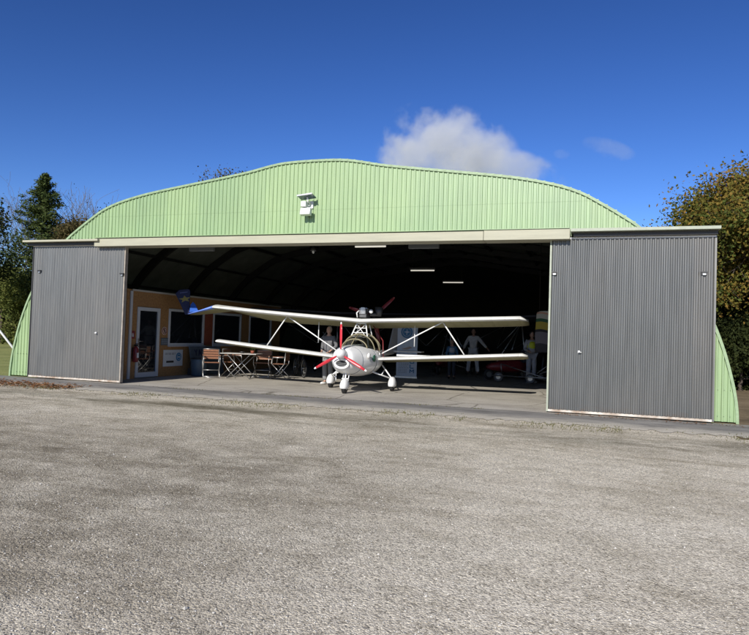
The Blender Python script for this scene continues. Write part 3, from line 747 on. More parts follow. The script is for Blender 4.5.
mb = MB(); mb.tube([(.25 * math.cos(a), .25 * math.sin(a), .53) for a in [2 * PI * i / 20 for i in range(20)]], .014, 6, closed=True); mb.build('rim', M['dark'], t)
t = thing('flower_box', 'low dark planter box with withered stems against the cabin wall beneath the first window', 'planter', (-11.85, 16.9 + .75, .004))
MB().box(-.13, .13, -.26, .26, 0, .22).build('box', M['dark'], t, .01)
mb = MB(); rnd = random.Random(8)
for k in range(24):
    x, y = (rnd.random() - .5) * .2, (rnd.random() - .5) * .45; rod(mb, [(x, y, .2), (x + (rnd.random() - .5) * .1, y + (rnd.random() - .5) * .14, .34 + .16 * rnd.random())], .006)
mb.build('stems', M['bark'], t)

# ------------------------------------------------------------------ bicycle right of the table
def wheel(mb, c, r, axis='x', spokes=14, rt=.018):
    c = Vector(c)
    def P(a, rr): return c + (Vector((0, rr * math.cos(a), rr * math.sin(a))) if axis == 'x' else Vector((rr * math.cos(a), 0, rr * math.sin(a))))
    mb.tube([P(2 * PI * i / 28, r - rt) for i in range(28)], rt, 8, 0, closed=True)
    mb.tube([P(2 * PI * i / 28, r - rt * 2.4) for i in range(28)], rt * .6, 6, 1, closed=True)
    for i in range(spokes): mb.tube([P(2 * PI * i / spokes, .02), P(2 * PI * i / spokes + .25, r - rt * 2)], .0028, 4, 1)
    ax = Vector((.05, 0, 0)) if axis == 'x' else Vector((0, .05, 0)); mb.tube([c - ax, c + ax], .02, 8, 1)
bi = thing('bicycle', 'old bicycle parked right of the folding chairs with a thin grey wheel', 'bicycle', (-9.0, 19.3, .004), R_(40))
for y in (-.5, .5):
    mb = MB(); wheel(mb, (0, y, .31), .31); mb.build('wheel', [M['black'], M['steel']], bi)
mb = MB()
for a, b_ in (((0, .5, .31), (0, .1, .3)), ((0, .5, .31), (0, .17, .72)), ((0, .1, .3), (0, .2, .8)), ((0, .1, .3), (0, -.33, .66)), ((0, .17, .72), (0, -.36, .76)), ((0, -.5, .31), (0, -.34, .86))): mb.tube([a, b_], .015, 8)
mb.build('frame', M['dark'], bi)
MB().tube([(-.28, -.25, .9), (-.1, -.38, .9), (.1, -.38, .9), (.28, -.25, .9)], .012, 8).build('handlebar', M['steel'], bi)
MB().ell((0, .24, .84), (.06, .13, .03)).build('saddle', M['black'], bi)

# ------------------------------------------------------------------ the front aircraft
ac = thing('light_aircraft', 'white two-wing light aircraft with red three-blade nose propeller parked at the hangar mouth', 'aircraft', (-5.70, 16.0, .004), R_(2.5))
def ring(y, cx, cz, rx, rz, n=28, p=2.2):
    out = []
    for i in range(n):
        t = 2 * PI * i / n; c, s = math.cos(t), math.sin(t)
        out.append(Vector((cx + rx * math.copysign(abs(c) ** (2 / p), c), y, cz + rz * math.copysign(abs(s) ** (2 / p), s))))
    return out
secs = [(-1.55, .84, .22, .23), (-1.50, .835, .265, .27), (-1.35, .82, .33, .315), (-1.1, .80, .42, .36), (-.75, .79, .52, .40), (-.3, .785, .575, .415), (.1, .79, .57, .40), (.5, .82, .48, .35), (.95, .86, .33, .26), (1.4, .89, .19, .17), (1.8, .90, .11, .11)]
fus = MB().loft([ring(y, 0, cz, rx, rz) for y, cz, rx, rz in secs]).build('fuselage', M['gloss'], ac)
sb = fus.modifiers.new('sub', 'SUBSURF'); sb.levels = 1; sb.render_levels = 1
# intake ring below spinner
mb = MB(); mb.tube([(.17 * math.cos(t), -1.57, .735 + .105 * math.sin(t)) for t in [2 * PI * i / 30 for i in range(30)]], .032, 10, closed=True); mb.build('intake_lip', M['gloss'], fus)
mb = MB(); mb.tube([(0, -1.575, .735), (0, -1.45, .735)], 1.0, 30)
mb.v = [(x * .16, y, .735 + (z - .735) * .095) for x, y, z in mb.v]; mb.build('intake', M['black'], fus)
mb = MB(); mb.box(-.12, .12, -1.585, -1.579, .745, .75); mb.box(-.12, .12, -1.585, -1.579, .70, .706); mb.build('intake_fins', M['steel'], fus)
for yy in (-1.13, -.42):
    k_ = [s_ for s_ in secs]; i_ = max(i for i in range(len(secs) - 1) if secs[i][0] <= yy); a_, b2 = secs[i_], secs[i_ + 1]; t_ = (yy - a_[0]) / (b2[0] - a_[0])
    MB().tube([(p.x, yy, p.z) for p in ring(yy, 0, *(a_[j] + (b2[j] - a_[j]) * t_ - (.004 if j > 1 else 0) for j in (1, 2, 3)))], .0055, 5, closed=True).build('panel_seam', M['signgrey'], fus)
# spinner + prop
pr = MB(); hub = Vector((0.02, -1.72, .97))
pr.tube([hub + Vector((0, d, 0)) for d in (-.17, -.15, -.10, -.03, .06, .14)], [.012, .05, .09, .115, .12, .12], 20)
prop = pr.build('nose_propeller', M['gloss'], ac)
def blade(hub, ang, r, r0=.08, flip=1, tip=True, wdt=.085):
    mb = MB(); d = Vector((math.cos(ang), 0, math.sin(ang))); n = Vector((-math.sin(ang), 0, math.cos(ang))); rings = []
    st = [(r0, .04, 45), (r * .3, .8 * wdt, 34), (r * .5, wdt, 26), (r * .75, .85 * wdt, 20), (r * .93, .62 * wdt, 16), (r * .99, .40 * wdt, 15), (r, .2 * wdt, 15)]
    for rr, wv, tw in st:
        tw = R_(tw) * flip; c = n * math.cos(tw) + Vector((0, 1, 0)) * math.sin(tw); u = d.cross(c)
        rings.append([hub + d * rr + c * wv * .5 * math.cos(t) * 1.0 + u * (.012) * math.sin(t) for t in [2 * PI * i / 10 for i in range(10)]])
    k = 3
    mb.loft(rings[:5], 0); 
    if tip: mb.loft([rings[4], rings[5], rings[6]], 1)
    else: mb.loft([rings[4], rings[5], rings[6]], 0)
    return mb
for a in (91, 210, 330): blade(hub, R_(a), .76).build('blade', [M['red'], M['gloss']], prop)
# canopy
def arcp(y, w_, zb, zt, n=18): return [Vector((w_ * math.cos(t), y, zb + (zt - zb) * math.sin(t))) for t in [PI * i / n for i in range(n + 1)]]
can = MB(); hs_ = [(-.85, .14, 1.15, 1.19), (-.6, .34, 1.08, 1.33), (-.25, .44, 1.0, 1.46), (.15, .46, 1.0, 1.50), (.55, .38, 1.02, 1.42)]
rows = [arcp(*h_) for h_ in hs_]; n = len(rows[0])
can.add([p for r in rows for p in r], [(i * n + j, i * n + j + 1, (i + 1) * n + j + 1, (i + 1) * n + j) for i in range(len(rows) - 1) for j in range(n - 1)], 0, True)
canopy = can.build('canopy', M['glass'], ac)
for i in (1, 2, 3, 4): MB().tube(rows[i], .017, 8).build('canopy_hoop', M['canframe'], canopy)
MB().tube([rows[k][9] + Vector((0, 0, .003)) for k in range(5)], .012, 8).build('canopy_rail', M['canframe'], canopy)
mb = MB(); mb.box(-.2, .2, -.02, .38, .78, .9); mb.box(-.2, .2, .35, .45, .85, 1.32); mb.build('seat', M['cloth_dk'], ac, .03)
MB().box(-.28, .28, -.52, -.42, .95, 1.18).build('instrument_panel', M['dark'], ac, .02)
# side details
MB().ell((.50, -.95, .93), (.04, .09, .075)).build('fairing_bulge', M['gloss'], fus)
mb = MB(); mb.ell((.545, -.62, .86), (.03, .12, .09)); mb.build('side_scoop', M['greenmk'], fus)
mb = MB()
for a, b_ in (((.52, -.25, 1.02), (.62, .3, 1.06)), ((.56, -.2, .84), (.64, .3, .86)), ((.56, -.22, 1.02), (.58, -.18, .8)), ((-.52, -.25, 1.02), (-.58, .3, 1.06)), ((-.56, -.2, .84), (-.62, .3, .86))): mb.tube([a, b_], .014, 6)
mb.build('wing_root_frame', M['steel'], fus)
# wings
def airfoil(c, t=.115, n=12):
    top = []; bot = []
    for i in range(n + 1):
        x = (1 - math.cos(PI * i / n)) / 2
        y = 5 * t * (.2969 * math.sqrt(x) - .126 * x - .3516 * x * x + .2843 * x ** 3 - .1015 * x ** 4)
        cam_ = .04 * 4 * x * (1 - x)
        top.append((x * c, (y + cam_) * c)); bot.append((x * c, (-y * .75 + cam_) * c))
    return top + bot[-2:0:-1]
def wing_section(x, yle, zle, c, drop, t=.115):
    a = math.atan2(drop, c); out = []
    for px, pz in airfoil(c, t): out.append(Vector((x, yle + px * math.cos(a) + pz * math.sin(a), zle - px * math.sin(a) + pz * math.cos(a))))
    return out
def wing(secs_, name, parent, m=None):
    mb = MB(); mb.loft([wing_section(*s) for s in secs_])
    k = len(airfoil(1)); nt = 12
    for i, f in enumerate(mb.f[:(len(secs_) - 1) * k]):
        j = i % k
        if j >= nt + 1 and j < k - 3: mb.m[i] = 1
    return mb.build(name, m or [M['wing'], M['wingshade']], parent)
def zu(s): return 1.80 + .052 * abs(s) - .012 * s
def zl(s): return .785 + .075 * abs(s) - .008 * s
us = [(-4.30, -.30, zu(-4.30), 1.20, .06), (-3.2, -.30, zu(-3.2), 1.3, .22), (-2.2, -.30, zu(-2.2), 1.3, .24), (-1.1, -.3, zu(-1.1), 1.3, .2), (0, -.30, zu(0), 1.3, .17), (1.1, -.3, zu(1.1), 1.3, .17), (2.2, -.3, zu(2.2), 1.3, .17), (3.3, -.3, zu(3.3), 1.3, .17), (4.08, -.30, zu(4.08), 1.28, .16), (4.26, .15, zu(4.26) - .04, .78, .10, .10)]
uw = wing(us, 'upper_wing', ac)
tip = wing([(-4.302, -.30, zu(-4.3), 1.20, .06), (-4.85, .02, 1.985, .85, .05, .10), (-5.35, .28, 1.90, .42, .03, .10), (-5.50, .38, 1.88, .2, .02, .1)], 'wing_tip', uw, [M['blue'], M['wingshade']])
# tip fin
def plate(poly, y0, y1, name, m, parent, Mx=None):
    return None
mb = MB(); Mx = Matrix.Translation((-5.45, .38, 1.88)) @ Matrix.Rotation(R_(-14), 4, 'Y') @ Matrix.Rotation(R_(38), 4, 'Z')
mb.prism([(-.10, 0), (.10, 0), (.08, .30), (.16, .66), (.14, .74), (-.14, .76), (-.27, .66), (-.18, .33)], .03, Mx); fin = mb.build('tip_fin', M['navy'], ac, .01)
st = []
for i in range(10):
    a = PI / 2 + PI * i / 5; r = .13 if i % 2 == 0 else .055; st.append((-.03 + r * 1.45 * math.cos(a), .46 + r * .85 * math.sin(a)))
MB().prism(st, .036, Mx).build('yellow_star', M['yellow'], fin)
MB().box(-.14, .08, -.018, .018, .65, .67, 0, Mx).build('fin_stripe', mat('dim_blue_stripe', (.10, .12, .3), .5), fin)
mb = MB(); mb.prism([(0, 0), (.30, .02), (.17, .24), (.10, .30), (.03, .22)], .02, Matrix.Translation((-5.36, .28, 1.94))); mb.build('fin_gusset', M['skyb'], ac)
for s in (-1, 1):
    ls = [(.50 * s, -.30, zl(.5 * s), 1.0, .10), (1.6 * s, -.3, zl(1.6 * s), 1.0, .11), (2.8 * s, -.3, zl(2.8 * s), 1.0, .12), (4.15 * s, -.3, zl(4.2 * s), .98, .12), (4.28 * s, .0, zl(4.28 * s) - .03, .62, .07, .10)]
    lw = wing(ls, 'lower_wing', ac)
    # flap bracket and aileron pushrod
    MB().tube([(1.35 * s + (.0), .35, zl(1.3 * s) + .3), (1.35 * s, .35, zu(1.35 * s) - .12)], .012, 6).build('push_rod', M['white'], ac)
    att = Vector((2.15 * s, .0, zu(2.15 * s) - .05))
    MB().tube([att, (2.72 * s, .0, zl(2.72 * s) + .06)], .016, 8).build('wing_strut', M['white'], ac)
    MB().tube([att, (.60 * s, -.12, .98)], .016, 8).build('wing_strut', M['white'], ac)
    MB().box(att.x - .07, att.x + .07, -.03, .03, att.z, att.z + .05).build('strut_fitting', M['dark'], ac)
    MB().tube([(.58 * s, .1, .88), (.45 * s, .5, 1.3), (.12 * s, .55, 1.75)], .014, 6).build('rear_brace', M['redd'], ac)
MB().box(.95, 1.75, .05, .55, zl(1.3) + .055, zl(1.3) + .09).build('wing_walk_panel', M['gloss'], ac, .006)
# pylon
mb = MB()
for s in (-1, 1):
    mb.tube([(.30 * s, -.35, 1.12), (.10 * s, -.02, 1.82)], .017, 8); mb.tube([(.22 * s, .2, 1.45), (.10 * s, .25, 1.82)], .015, 8)
    mb.tube([(.24 * s, -.25, 1.33), (-.12 * s, -.06, 1.72)], .010, 6)
for z, wv, y in ((1.5, .19, -.17), (1.62, .155, -.11), (1.74, .12, -.06)): mb.tube([(-wv, y, z), (wv, y, z)], .012, 6)
mb.build('pylon', M['white'], ac)
# top engine
en = MB(); 
en.box(-.10, .10, .02, .45, 1.90, 2.0); en_o = en.build('top_engine', mat('engine_grey', (.10, .10, .10), .45, .5, noise=.3, nscale=20), ac, .015)
mb = MB()
for y in (.06, .28):
    for k in range(7): mb.box(-.085, .085, y - .075, y + .075, 2.004 + k * .022, 2.014 + k * .022)
    mb.box(-.05, .05, y - .045, y + .045, 2.0, 2.17)
mb.build('cylinder_fins', M['steel'], en_o)
MB().tube([(-.13, -.02, 1.9), (-.14, -.06, 2.02), (-.10, .0, 2.08)], .018, 8).build('exhaust', M['white'], en_o)
MB().ell((.22, .05, 2.07), (.055, .05, .055)).build('air_filter', M['gloss'], en_o)
MB().tube([(.36, .3, 1.96), (.36, .34, 2.18)], [.07, .12], 12).build('radiator', M['dark'], en_o)
MB().tube([(.15, .2, 2.0), (.36, .3, 2.0)], .05, 10).build('muffler', M['dark'], en_o)
h2 = Vector((.05, .95, 1.98)); p2 = MB().tube([h2 + Vector((0, d, 0)) for d in (-.5, .0, .06)], [.03, .05, .02], 12).build('pusher_propeller', M['dark'], ac)
for a in (43, 163, 283): blade(h2, R_(a), .78, tip=False, wdt=.12).build('blade', [M['redd'], M['redd']], p2)
# tail
MB().tube([(0, 1.6, .90), (0, 3.4, .92)], [.09, .05], 12).build('tail_boom', M['wing'], ac)
mb = MB(); mb.prism([(0, 0), (.40, 0), (.40, .93), (.27, .95)], .05, Matrix.Translation((0, 2.75, .92)) @ Matrix.Rotation(R_(62), 4, 'Z') @ Matrix.Translation((0, 0, 0))); mb.build('tail_fin', mat('tail_grey', (.30, .30, .30), .6), ac)
mb = MB(); mb.box(-1.0, 1.0, 2.95, 3.4, .96, 1.0); mb.build('tailplane', M['wing'], ac, .012)
# gear
def wheelset(x, y, nm='wheel'):
    w_ = MB(); w_.tube([(x - .05, y, .145), (x - .035, y, .145), (x + .035, y, .145), (x + .05, y, .145)], [.115, .145, .145, .115], 20)
    wo = w_.build('wheel', M['black'], ac)
    MB().tube([(x - .053, y, .145), (x + .053, y, .145)], .055, 14).build('rim', M['steel'], wo)
    # spat: half-dome over the tyre
    rings = []
    for k, (yy, rx, rz) in enumerate(((-.20, .03, .05), (-.17, .07, .11), (-.08, .095, .175), (.04, .10, .19), (.15, .075, .14), (.26, .03, .06))):
        rings.append([Vector((x + rx * math.cos(t), y + yy, max(.125, .19 + rz * math.sin(t)))) for t in [2 * PI * i / 18 for i in range(18)]])
    MB().loft(rings).build('wheel_spat', M['gloss'], ac)
wheelset(0.02, -1.34); wheelset(-.85, .09); wheelset(.85, .09)
mb = MB(); mb.tube([(0.02, -1.32, .34), (.02, -1.22, .62)], .022, 8); mb.tube([(-.05, -1.3, .3), (-.05, -1.2, .55)], .012, 6); mb.tube([(.09, -1.3, .3), (.09, -1.2, .55)], .012, 6); mb.tube([(-.07, -1.31, .36), (.11, -1.31, .36)], .016, 6); mb.build('nose_leg', M['white'], ac)
for s in (-1, 1):
    mb = MB(); mb.tube([(.36 * s, -.35, .52), (.80 * s, .05, .34)], .019, 8); mb.tube([(.42 * s, .35, .75), (.82 * s, .09, .34)], .019, 8); mb.tube([(.62 * s, -.13, .44), (.60 * s, .24, .56)], .012, 6); mb.build('main_leg', M['white'], ac)
mb = MB(); mb.tube([(-.36, -.9, .50), (-.30, -1.1, .30), (-.5, -.5, .32), (-.8, .0, .36)], .012, 6); mb.build('drag_brace', M['white'], ac)

# ------------------------------------------------------------------ roll-up banner, hanging striped sail
bn = thing('rollup_banner', 'tall pale blue roll-up banner with a dark blue round emblem behind the aircraft', 'banner', (-6.02, 21.66, .004))
MB().box(-.37, .37, -.015, .015, .06, 2.05).build('panel', M['banner'], bn)
MB().box(-.40, .40, -.07, .07, 0, .06).build('base', M['steel'], bn)
mb = MB(); mb.disc((-.02, -.02, 1.60), (0, 1, 0), .21, .008, 32); mb.build('emblem', M['signblue'], bn)
mb = MB(); mb.tube([(-.02 + .15 * math.cos(2 * PI * i / 28), -.027, 1.60 + .15 * math.sin(2 * PI * i / 28)) for i in range(28)], .008, 5, closed=True)
mb.prism([(-.11, .0), (.02, .03), (.12, .0), (.02, -.03)], .008, Matrix.Translation((-.02, -.027, 1.6))); mb.prism([(-.012, -.10), (.012, -.10), (.02, .09), (-.005, .1)], .009, Matrix.Translation((-.02, -.027, 1.6))); mb.build('emblem_mark', M['banner'], bn)
mb = MB(); rnd = random.Random(4)
for r in range(9):
    z = .62 - r * .055; x = -.3
    while x < .02:
        w_ = .02 + .05 * rnd.random(); mb.box(x, x + w_, -.019, -.0155, z, z + .014); x += w_ + .015
mb.build('small_text', M['signgrey'], bn)
mb = MB(); Mz = Matrix.Identity(4)
for i, ch in enumerate('ULM'):
    for (a, b, c, d) in LET[ch]:
        p, q = Vector((.13 + a * .13, -.018, .52 - i * .17 + b * .12)), Vector((.13 + c * .13, -.018, .52 - i * .17 + d * .12)); mb.tube([p, q], .016, 6)
mb.build('lettering', M['signblue'], bn)
mb = MB(); mb.prism([(-.2, 1.0), (.1, 1.1), (.2, 1.06), (.0, .98)], .006, Matrix.Translation((0, -.018, 0))); mb.build('printed_wing', mat('printed_peach', (.45, .33, .27), .6), bn)

def stripes():
    m, N, L, b = nodes('striped_sail')
    tc = N.new('ShaderNodeTexCoord'); sx = N.new('ShaderNodeSeparateXYZ'); L.new(tc.outputs['Object'], sx.inputs[0])
    z = math_(N, L, 'SUBTRACT', sx.outputs[2], math_(N, L, 'MULTIPLY', math_(N, L, 'POWER', math_(N, L, 'ABSOLUTE', math_(N, L, 'SUBTRACT', sx.outputs[0], .15)), 1.5), -.35))
    r = ramp(N, [(0, (.03, .03, .035)), (.22, (.16, .15, .17)), (.50, (.02, .02, .02)), (.56, (.42, .33, .04)), (.74, (.02, .10, .05)), (.82, (.45, .45, .42)), (.93, (.50, .28, .22)), (.97, (.5, .5, .47))])
    r.color_ramp.interpolation = 'CONSTANT'; L.new(math_(N, L, 'DIVIDE', z, 1.32), r.inputs[0]); L.new(r.outputs[0], b.inputs['Base Color']); b.inputs['Roughness'].default_value = .7
    return m
M['striped'] = stripes()
sl = thing('hanging_sail', 'folded striped sail in white, green and yellow hanging beside the right sliding door', 'sail', (-1.62, 21.0, 1.08))
mb = MB(); pl = [(0, 0), (1.2, 0), (1.2, 1.2), (1.05, 1.3), (.6, 1.33), (.15, 1.32), (.02, 1.27), (-.02, .6)]; mb.prism(pl, .12); mb.build('fabric', M['striped'], sl, .03)
mb = MB(); mb.tube([(.1, 0, 1.3), (.1, 0, arch_z(-1.5 - CX) - 1.2)], .01, 6); mb.tube([(1.0, 0, 1.3), (1.0, 0, arch_z(-.6 - CX) - 1.2)], .01, 6); mb.build('cord', M['dark'], sl)

# ------------------------------------------------------------------ microlight trikes deep in the hangar
def trike(lab, loc, rz, pod, group='weight-shift microlights parked in the hangar', wing_m=None, sc=1.0):
    t = thing('microlight_trike', lab, 'microlight', loc, rz, group)
    mb = MB(); rings = [ring(y, 0, z, rx, rz_, 16) for y, z, rx, rz_ in ((-1.15, .45, .05, .05), (-.95, .48, .17, .14), (-.5, .5, .27, .22), (0, .52, .28, .24), (.4, .5, .16, .14))]
    mb.loft(rings); mb.build('pod', pod, t)
    MB().tube([(0, .35, .45), (0, .15, 2.05)], .024, 8).build('mast', M['steel'], t)
    MB().tube([(0, -.85, .5), (0, .1, 2.0)], .018, 8).build('front_strut', M['steel'], t)
    MB().tube([(0, -1.0, .38), (0, .95, .36)], .024, 8).build('keel_tube', M['steel'], t)
    for s in (-1, 1):
        MB().tube([(0, .3, .42), (.78 * s, .55, .2)], .020, 8).build('axle_leg', M['steel'], t)
        MB().tube([(.0, .2, 1.1), (.78 * s, .55, .22)], .010, 6).build('drag_strut', M['steel'], t)
    for (x, y) in ((0, -1.05), (-.8, .55), (.8, .55)):
        w_ = MB().tube([(x - .05, y, .2), (x - .03, y, .2), (x + .03, y, .2), (x + .05, y, .2)], [.15, .19, .19, .15], 18).build('wheel', M['black'], t)
        MB().tube([(x - .055, y, .2), (x + .055, y, .2)], .10, 14).build('rim', M['steel'], w_)
    mb = MB(); mb.box(-.18, .18, -.25, .2, .62, .70); mb.box(-.18, .18, .2, .3, .65, 1.1); mb.build('seat', M['cloth_dk'], t, .02)
    e = MB(); e.box(-.16, .16, .45, .85, .85, 1.12); e.box(-.26, .26, .5, .75, 1.0, 1.08); e.build('engine', M['dark'], t, .015)
    hb = Vector((0, .98, 1.05)); p = MB().tube([hb, hb + Vector((0, .08, 0))], .05, 10).build('propeller', M['dark'], t)
    for a in (20, 140, 260): blade(hb + Vector((0, .04, 0)), R_(a), .72, tip=False).build('blade', [M['signgrey'], M['signgrey']], p)
    for s in (-1, 1):
        MB().tube([(0, .1, 2.05), (.75 * s, -.5, 1.1)], .012, 6).build('control_frame', M['steel'], t)
        MB().tube([(.75 * s, -.5, 1.1), (2.6 * s, .6, 2.25)], .004, 4).build('flying_wire', M['steel'], t)
    MB().tube([(-.75, -.5, 1.1), (.75, -.5, 1.1)], .014, 6).build('control_bar', M['black'], t)
    wg = MB()
    for s in (-1, 1):
        A = [Vector((0, -1.1, 2.18)), Vector((4.2 * s, 1.0, 2.32)), Vector((4.0 * s, 1.45, 2.30)), Vector((0, 1.2, 2.12))]
        vs = A + [p + Vector((0, 0, .05)) for p in A]
        wg.add(vs, [(0, 1, 2, 3), (7, 6, 5, 4), (0, 4, 5, 1), (1, 5, 6, 2), (2, 6, 7, 3)])
    wg.build('wing', wing_m or M['wingshade'], t)
    return t
M['wdk'] = mat('dark_sail', (.035, .04, .06), .8); M['wtan'] = mat('tan_sail', (.16, .12, .07), .8)
trike('microlight with a dark blue sail behind the upper left wing of the aircraft', (-8.9, 22.3, .004), R_(24), M['cloth_dk'], wing_m=M['wdk'])
trike('microlight with a dull red pod between the banner and the figure in blue', (-5.35, 25.4, .004), R_(-8), M['redd'], wing_m=M['wtan'])
tr = trike('microlight with a bright red pod and thin silver tubes left of the right sliding door', (-2.45, 23.6, .004), R_(-62), M['redd'], wing_m=M['wdk'])
t = thing('boat_trailer', 'bare silver tube trailer frame on small wheels in front of the red microlight', 'trailer', (-1.75, 22.0, .004), R_(-8))
mb = MB()
for a, b_ in (((-1.35, -.1, .22), (1.3, -.35, .25)), ((-1.1, 0, .62), (.9, -.2, .12)), ((-1.1, 0, .62), (-1.05, -.02, .36)), ((.75, -.4, .16), (1.1, -.5, .75)), ((-.2, .3, .2), (.9, -.2, .14)), ((.2, .1, .35), (1.0, .4, .65)), ((.1, .1, .35), (.55, .2, .72))): mb.tube([a, b_], .018, 7)
mb.build('tube_frame', M['steel'], t)
for (x, y) in ((-1.2, .15), (-.1, .1), (.55, .2)): 
    w_ = MB().tube([(x, y - .05, .17), (x, y - .03, .17), (x, y + .03, .17), (x, y + .05, .17)], [.13, .165, .165, .13], 18).build('wheel', mat('grey_tyre', (.12, .12, .12), .6), t); MB().tube([(x, y - .055, .17), (x, y + .055, .17)], .08, 14).build('rim', M['steel'], w_)

# ------------------------------------------------------------------ people
def skin_mesh(verts, edges, radii, root=0, sub=2):
    me = bpy.data.meshes.new('tmp'); me.from_pydata(verts, edges, [])
    o = bpy.data.objects.new('tmp', me); C.objects.link(o)
    o.modifiers.new('s', 'SKIN'); 
    if not me.skin_vertices: 
        bpy.context.view_layer.objects.active = o
    sv = me.skin_vertices[0].data if me.skin_vertices else None
    if sv is None: raise RuntimeError('no skin')
    for i, r in enumerate(radii):
        sv[i].radius = (r, r) if not isinstance(r, tuple) else r
        sv[i].use_root = (i == root)
    m2 = o.modifiers.new('b', 'SUBSURF'); m2.levels = sub; m2.render_levels = sub
    bpy.context.view_layer.update()
    dg = bpy.context.evaluated_depsgraph_get(); ev = o.evaluated_get(dg); em = bpy.data.meshes.new_from_object(ev)
    bpy.data.objects.remove(o); return em

def person(lab, loc, rz, pose, suit, pants, shoes, hairm, vest=None, height=1.78, hat=None, group=None):
    """local: faces -Y. pose: dict of joint points"""
    k = height / 1.78
    t = thing('person', lab, 'person', loc, rz, group)
    J = dict(pel=(0, 0, .98), wst=(0, .0, 1.12), chs=(0, .0, 1.34), nck=(0, .01, 1.50), hd=(0, 0, 1.60),
             shl=(-.17, .0, 1.44), shr=(.17, .0, 1.44), ell=(-.24, .02, 1.16), elr=(.24, .02, 1.16), wrl=(-.26, -.06, .92), wrr=(.26, -.06, .92),
             hpl=(-.09, 0, .94), hpr=(.09, 0, .94), knl=(-.10, -.03, .52), knr=(.10, -.03, .52), anl=(-.11, .02, .09), anr=(.11, .02, .09), tol=(-.13, -.15, .04), tor=(.13, -.15, .04))
    J.update(pose); J = {a: Vector(b) * k for a, b in J.items()}
    def build(rad, fingers):
        names = list(J); idx = {n_: i for i, n_ in enumerate(names)}; vs = [J[n_] for n_ in names]; r = [rad[n_] * k for n_ in names]
        E = [('pel', 'wst'), ('wst', 'chs'), ('chs', 'nck'), ('nck', 'hd'), ('chs', 'shl'), ('chs', 'shr'), ('shl', 'ell'), ('shr', 'elr'), ('ell', 'wrl'), ('elr', 'wrr'), ('pel', 'hpl'), ('pel', 'hpr'), ('hpl', 'knl'), ('hpr', 'knr'), ('knl', 'anl'), ('knr', 'anr'), ('anl', 'tol'), ('anr', 'tor')]
        E = [(idx[a], idx[b]) for a, b in E]
        if fingers:
            for sd, el, wr in ((-1, 'ell', 'wrl'), (1, 'elr', 'wrr')):
                d = (J[wr] - J[el]).normalized(); side = d.cross(Vector((sd * 1.0, 0, 0))).normalized(); nrm = d.cross(side)
                pi = len(vs); vs.append(J[wr] + d * .055 * k); r.append(.028 * k); E.append((idx[wr], pi))
                pj = len(vs); vs.append(J[wr] + d * .09 * k); r.append(.026 * k); E.append((pi, pj))
                for q, (off, ln) in enumerate(((-.027, .07), (-.009, .082), (.009, .077), (.026, .06))):
                    b0 = J[wr] + d * .095 * k + side * off * k
                    a1 = len(vs); vs.append(b0 + d * ln * .5 * k + nrm * .008 * k); r.append(.0085 * k); E.append((pj, a1))
                    a2 = len(vs); vs.append(b0 + d * ln * .95 * k + nrm * .026 * k); r.append(.007 * k); E.append((a1, a2))
                a1 = len(vs); vs.append(J[wr] + d * .07 * k - side * .045 * k + nrm * .01 * k); r.append(.010 * k); E.append((pi, a1))
                a2 = len(vs); vs.append(J[wr] + d * .105 * k - side * .056 * k + nrm * .02 * k); r.append(.008 * k); E.append((a1, a2))
        return vs, E, r
    body = dict(pel=.13, wst=.11, chs=.125, nck=.055, hd=.05, shl=.062, shr=.062, ell=.04, elr=.04, wrl=.026, wrr=.026, hpl=.09, hpr=.09, knl=.055, knr=.055, anl=.038, anr=.038, tol=.03, tor=.03)
    vs, E, r = build(body, True); me = skin_mesh(vs, E, r)
    bm = bmesh.new(); bm.from_mesh(me)
    # head joined into the body mesh, with nose, ears, eyes and mouth
    hc = J['hd'] + Vector((0, -.012, .055)) * k
    def blob(c, rr, mi, seg=16):
        g = bmesh.ops.create_uvsphere(bm, u_segments=seg, v_segments=10, radius=1)
        for v in g['verts']: v.co = Vector((v.co.x * rr[0] * k, v.co.y * rr[1] * k, v.co.z * rr[2] * k)) + c
        for f in {f for v in g['verts'] for f in v.link_faces}: f.material_index = mi; f.smooth = True
        return g['verts']
    hv = blob(hc, (.076, .095, .118), 0, 20)
    for v in hv:
        z = (v.co.z - hc.z) / k
        if z < -.03: v.co.x = hc.x + (v.co.x - hc.x) * (1 + (z + .03) * 3.0)
    blob(hc + Vector((0, -.096, -.012)) * k, (.013, .022, .026), 0)
    for s in (-1, 1):
        blob(hc + Vector((.030 * s, -.082, .008)) * k, (.012, .010, .007), 1, 8)
        blob(hc + Vector((.077 * s, .0, -.005)) * k, (.008, .02, .03), 0, 8)
    blob(hc + Vector((0, -.088, -.055)) * k, (.024, .008, .006), 2, 8)
    for f in bm.faces: f.smooth = True
    m3 = bpy.data.meshes.new('body'); bm.to_mesh(m3); bm.free()
    for m_ in (M['skin'], M['eye'], M['redd']): m3.materials.append(m_)
    o = bpy.data.objects.new('body', m3); C.objects.link(o); o.parent = t
    # clothing: slightly larger skinned shells
    def cloth(name, names, E2, rad, m_):
        idx = {n_: i for i, n_ in enumerate(names)}
        em = skin_mesh([J2[n_] for n_ in names], [(idx[a], idx[b]) for a, b in E2], [rad[n_] * k for n_ in names])
        for f in em.polygons: f.use_smooth = True
        em.materials.append(m_); oo = bpy.data.objects.new(name, em); C.objects.link(oo); oo.parent = t; return oo
    J2 = dict(J); J2['wl'] = J['wrl'] + (J['ell'] - J['wrl']) * .08; J2['wr'] = J['wrr'] + (J['elr'] - J['wrr']) * .08; J2['nk'] = J['nck'] - Vector((0, 0, .045)) * k
    J2['al'] = J['anl'] + Vector((0, 0, .03)) * k; J2['ar'] = J['anr'] + Vector((0, 0, .03)) * k
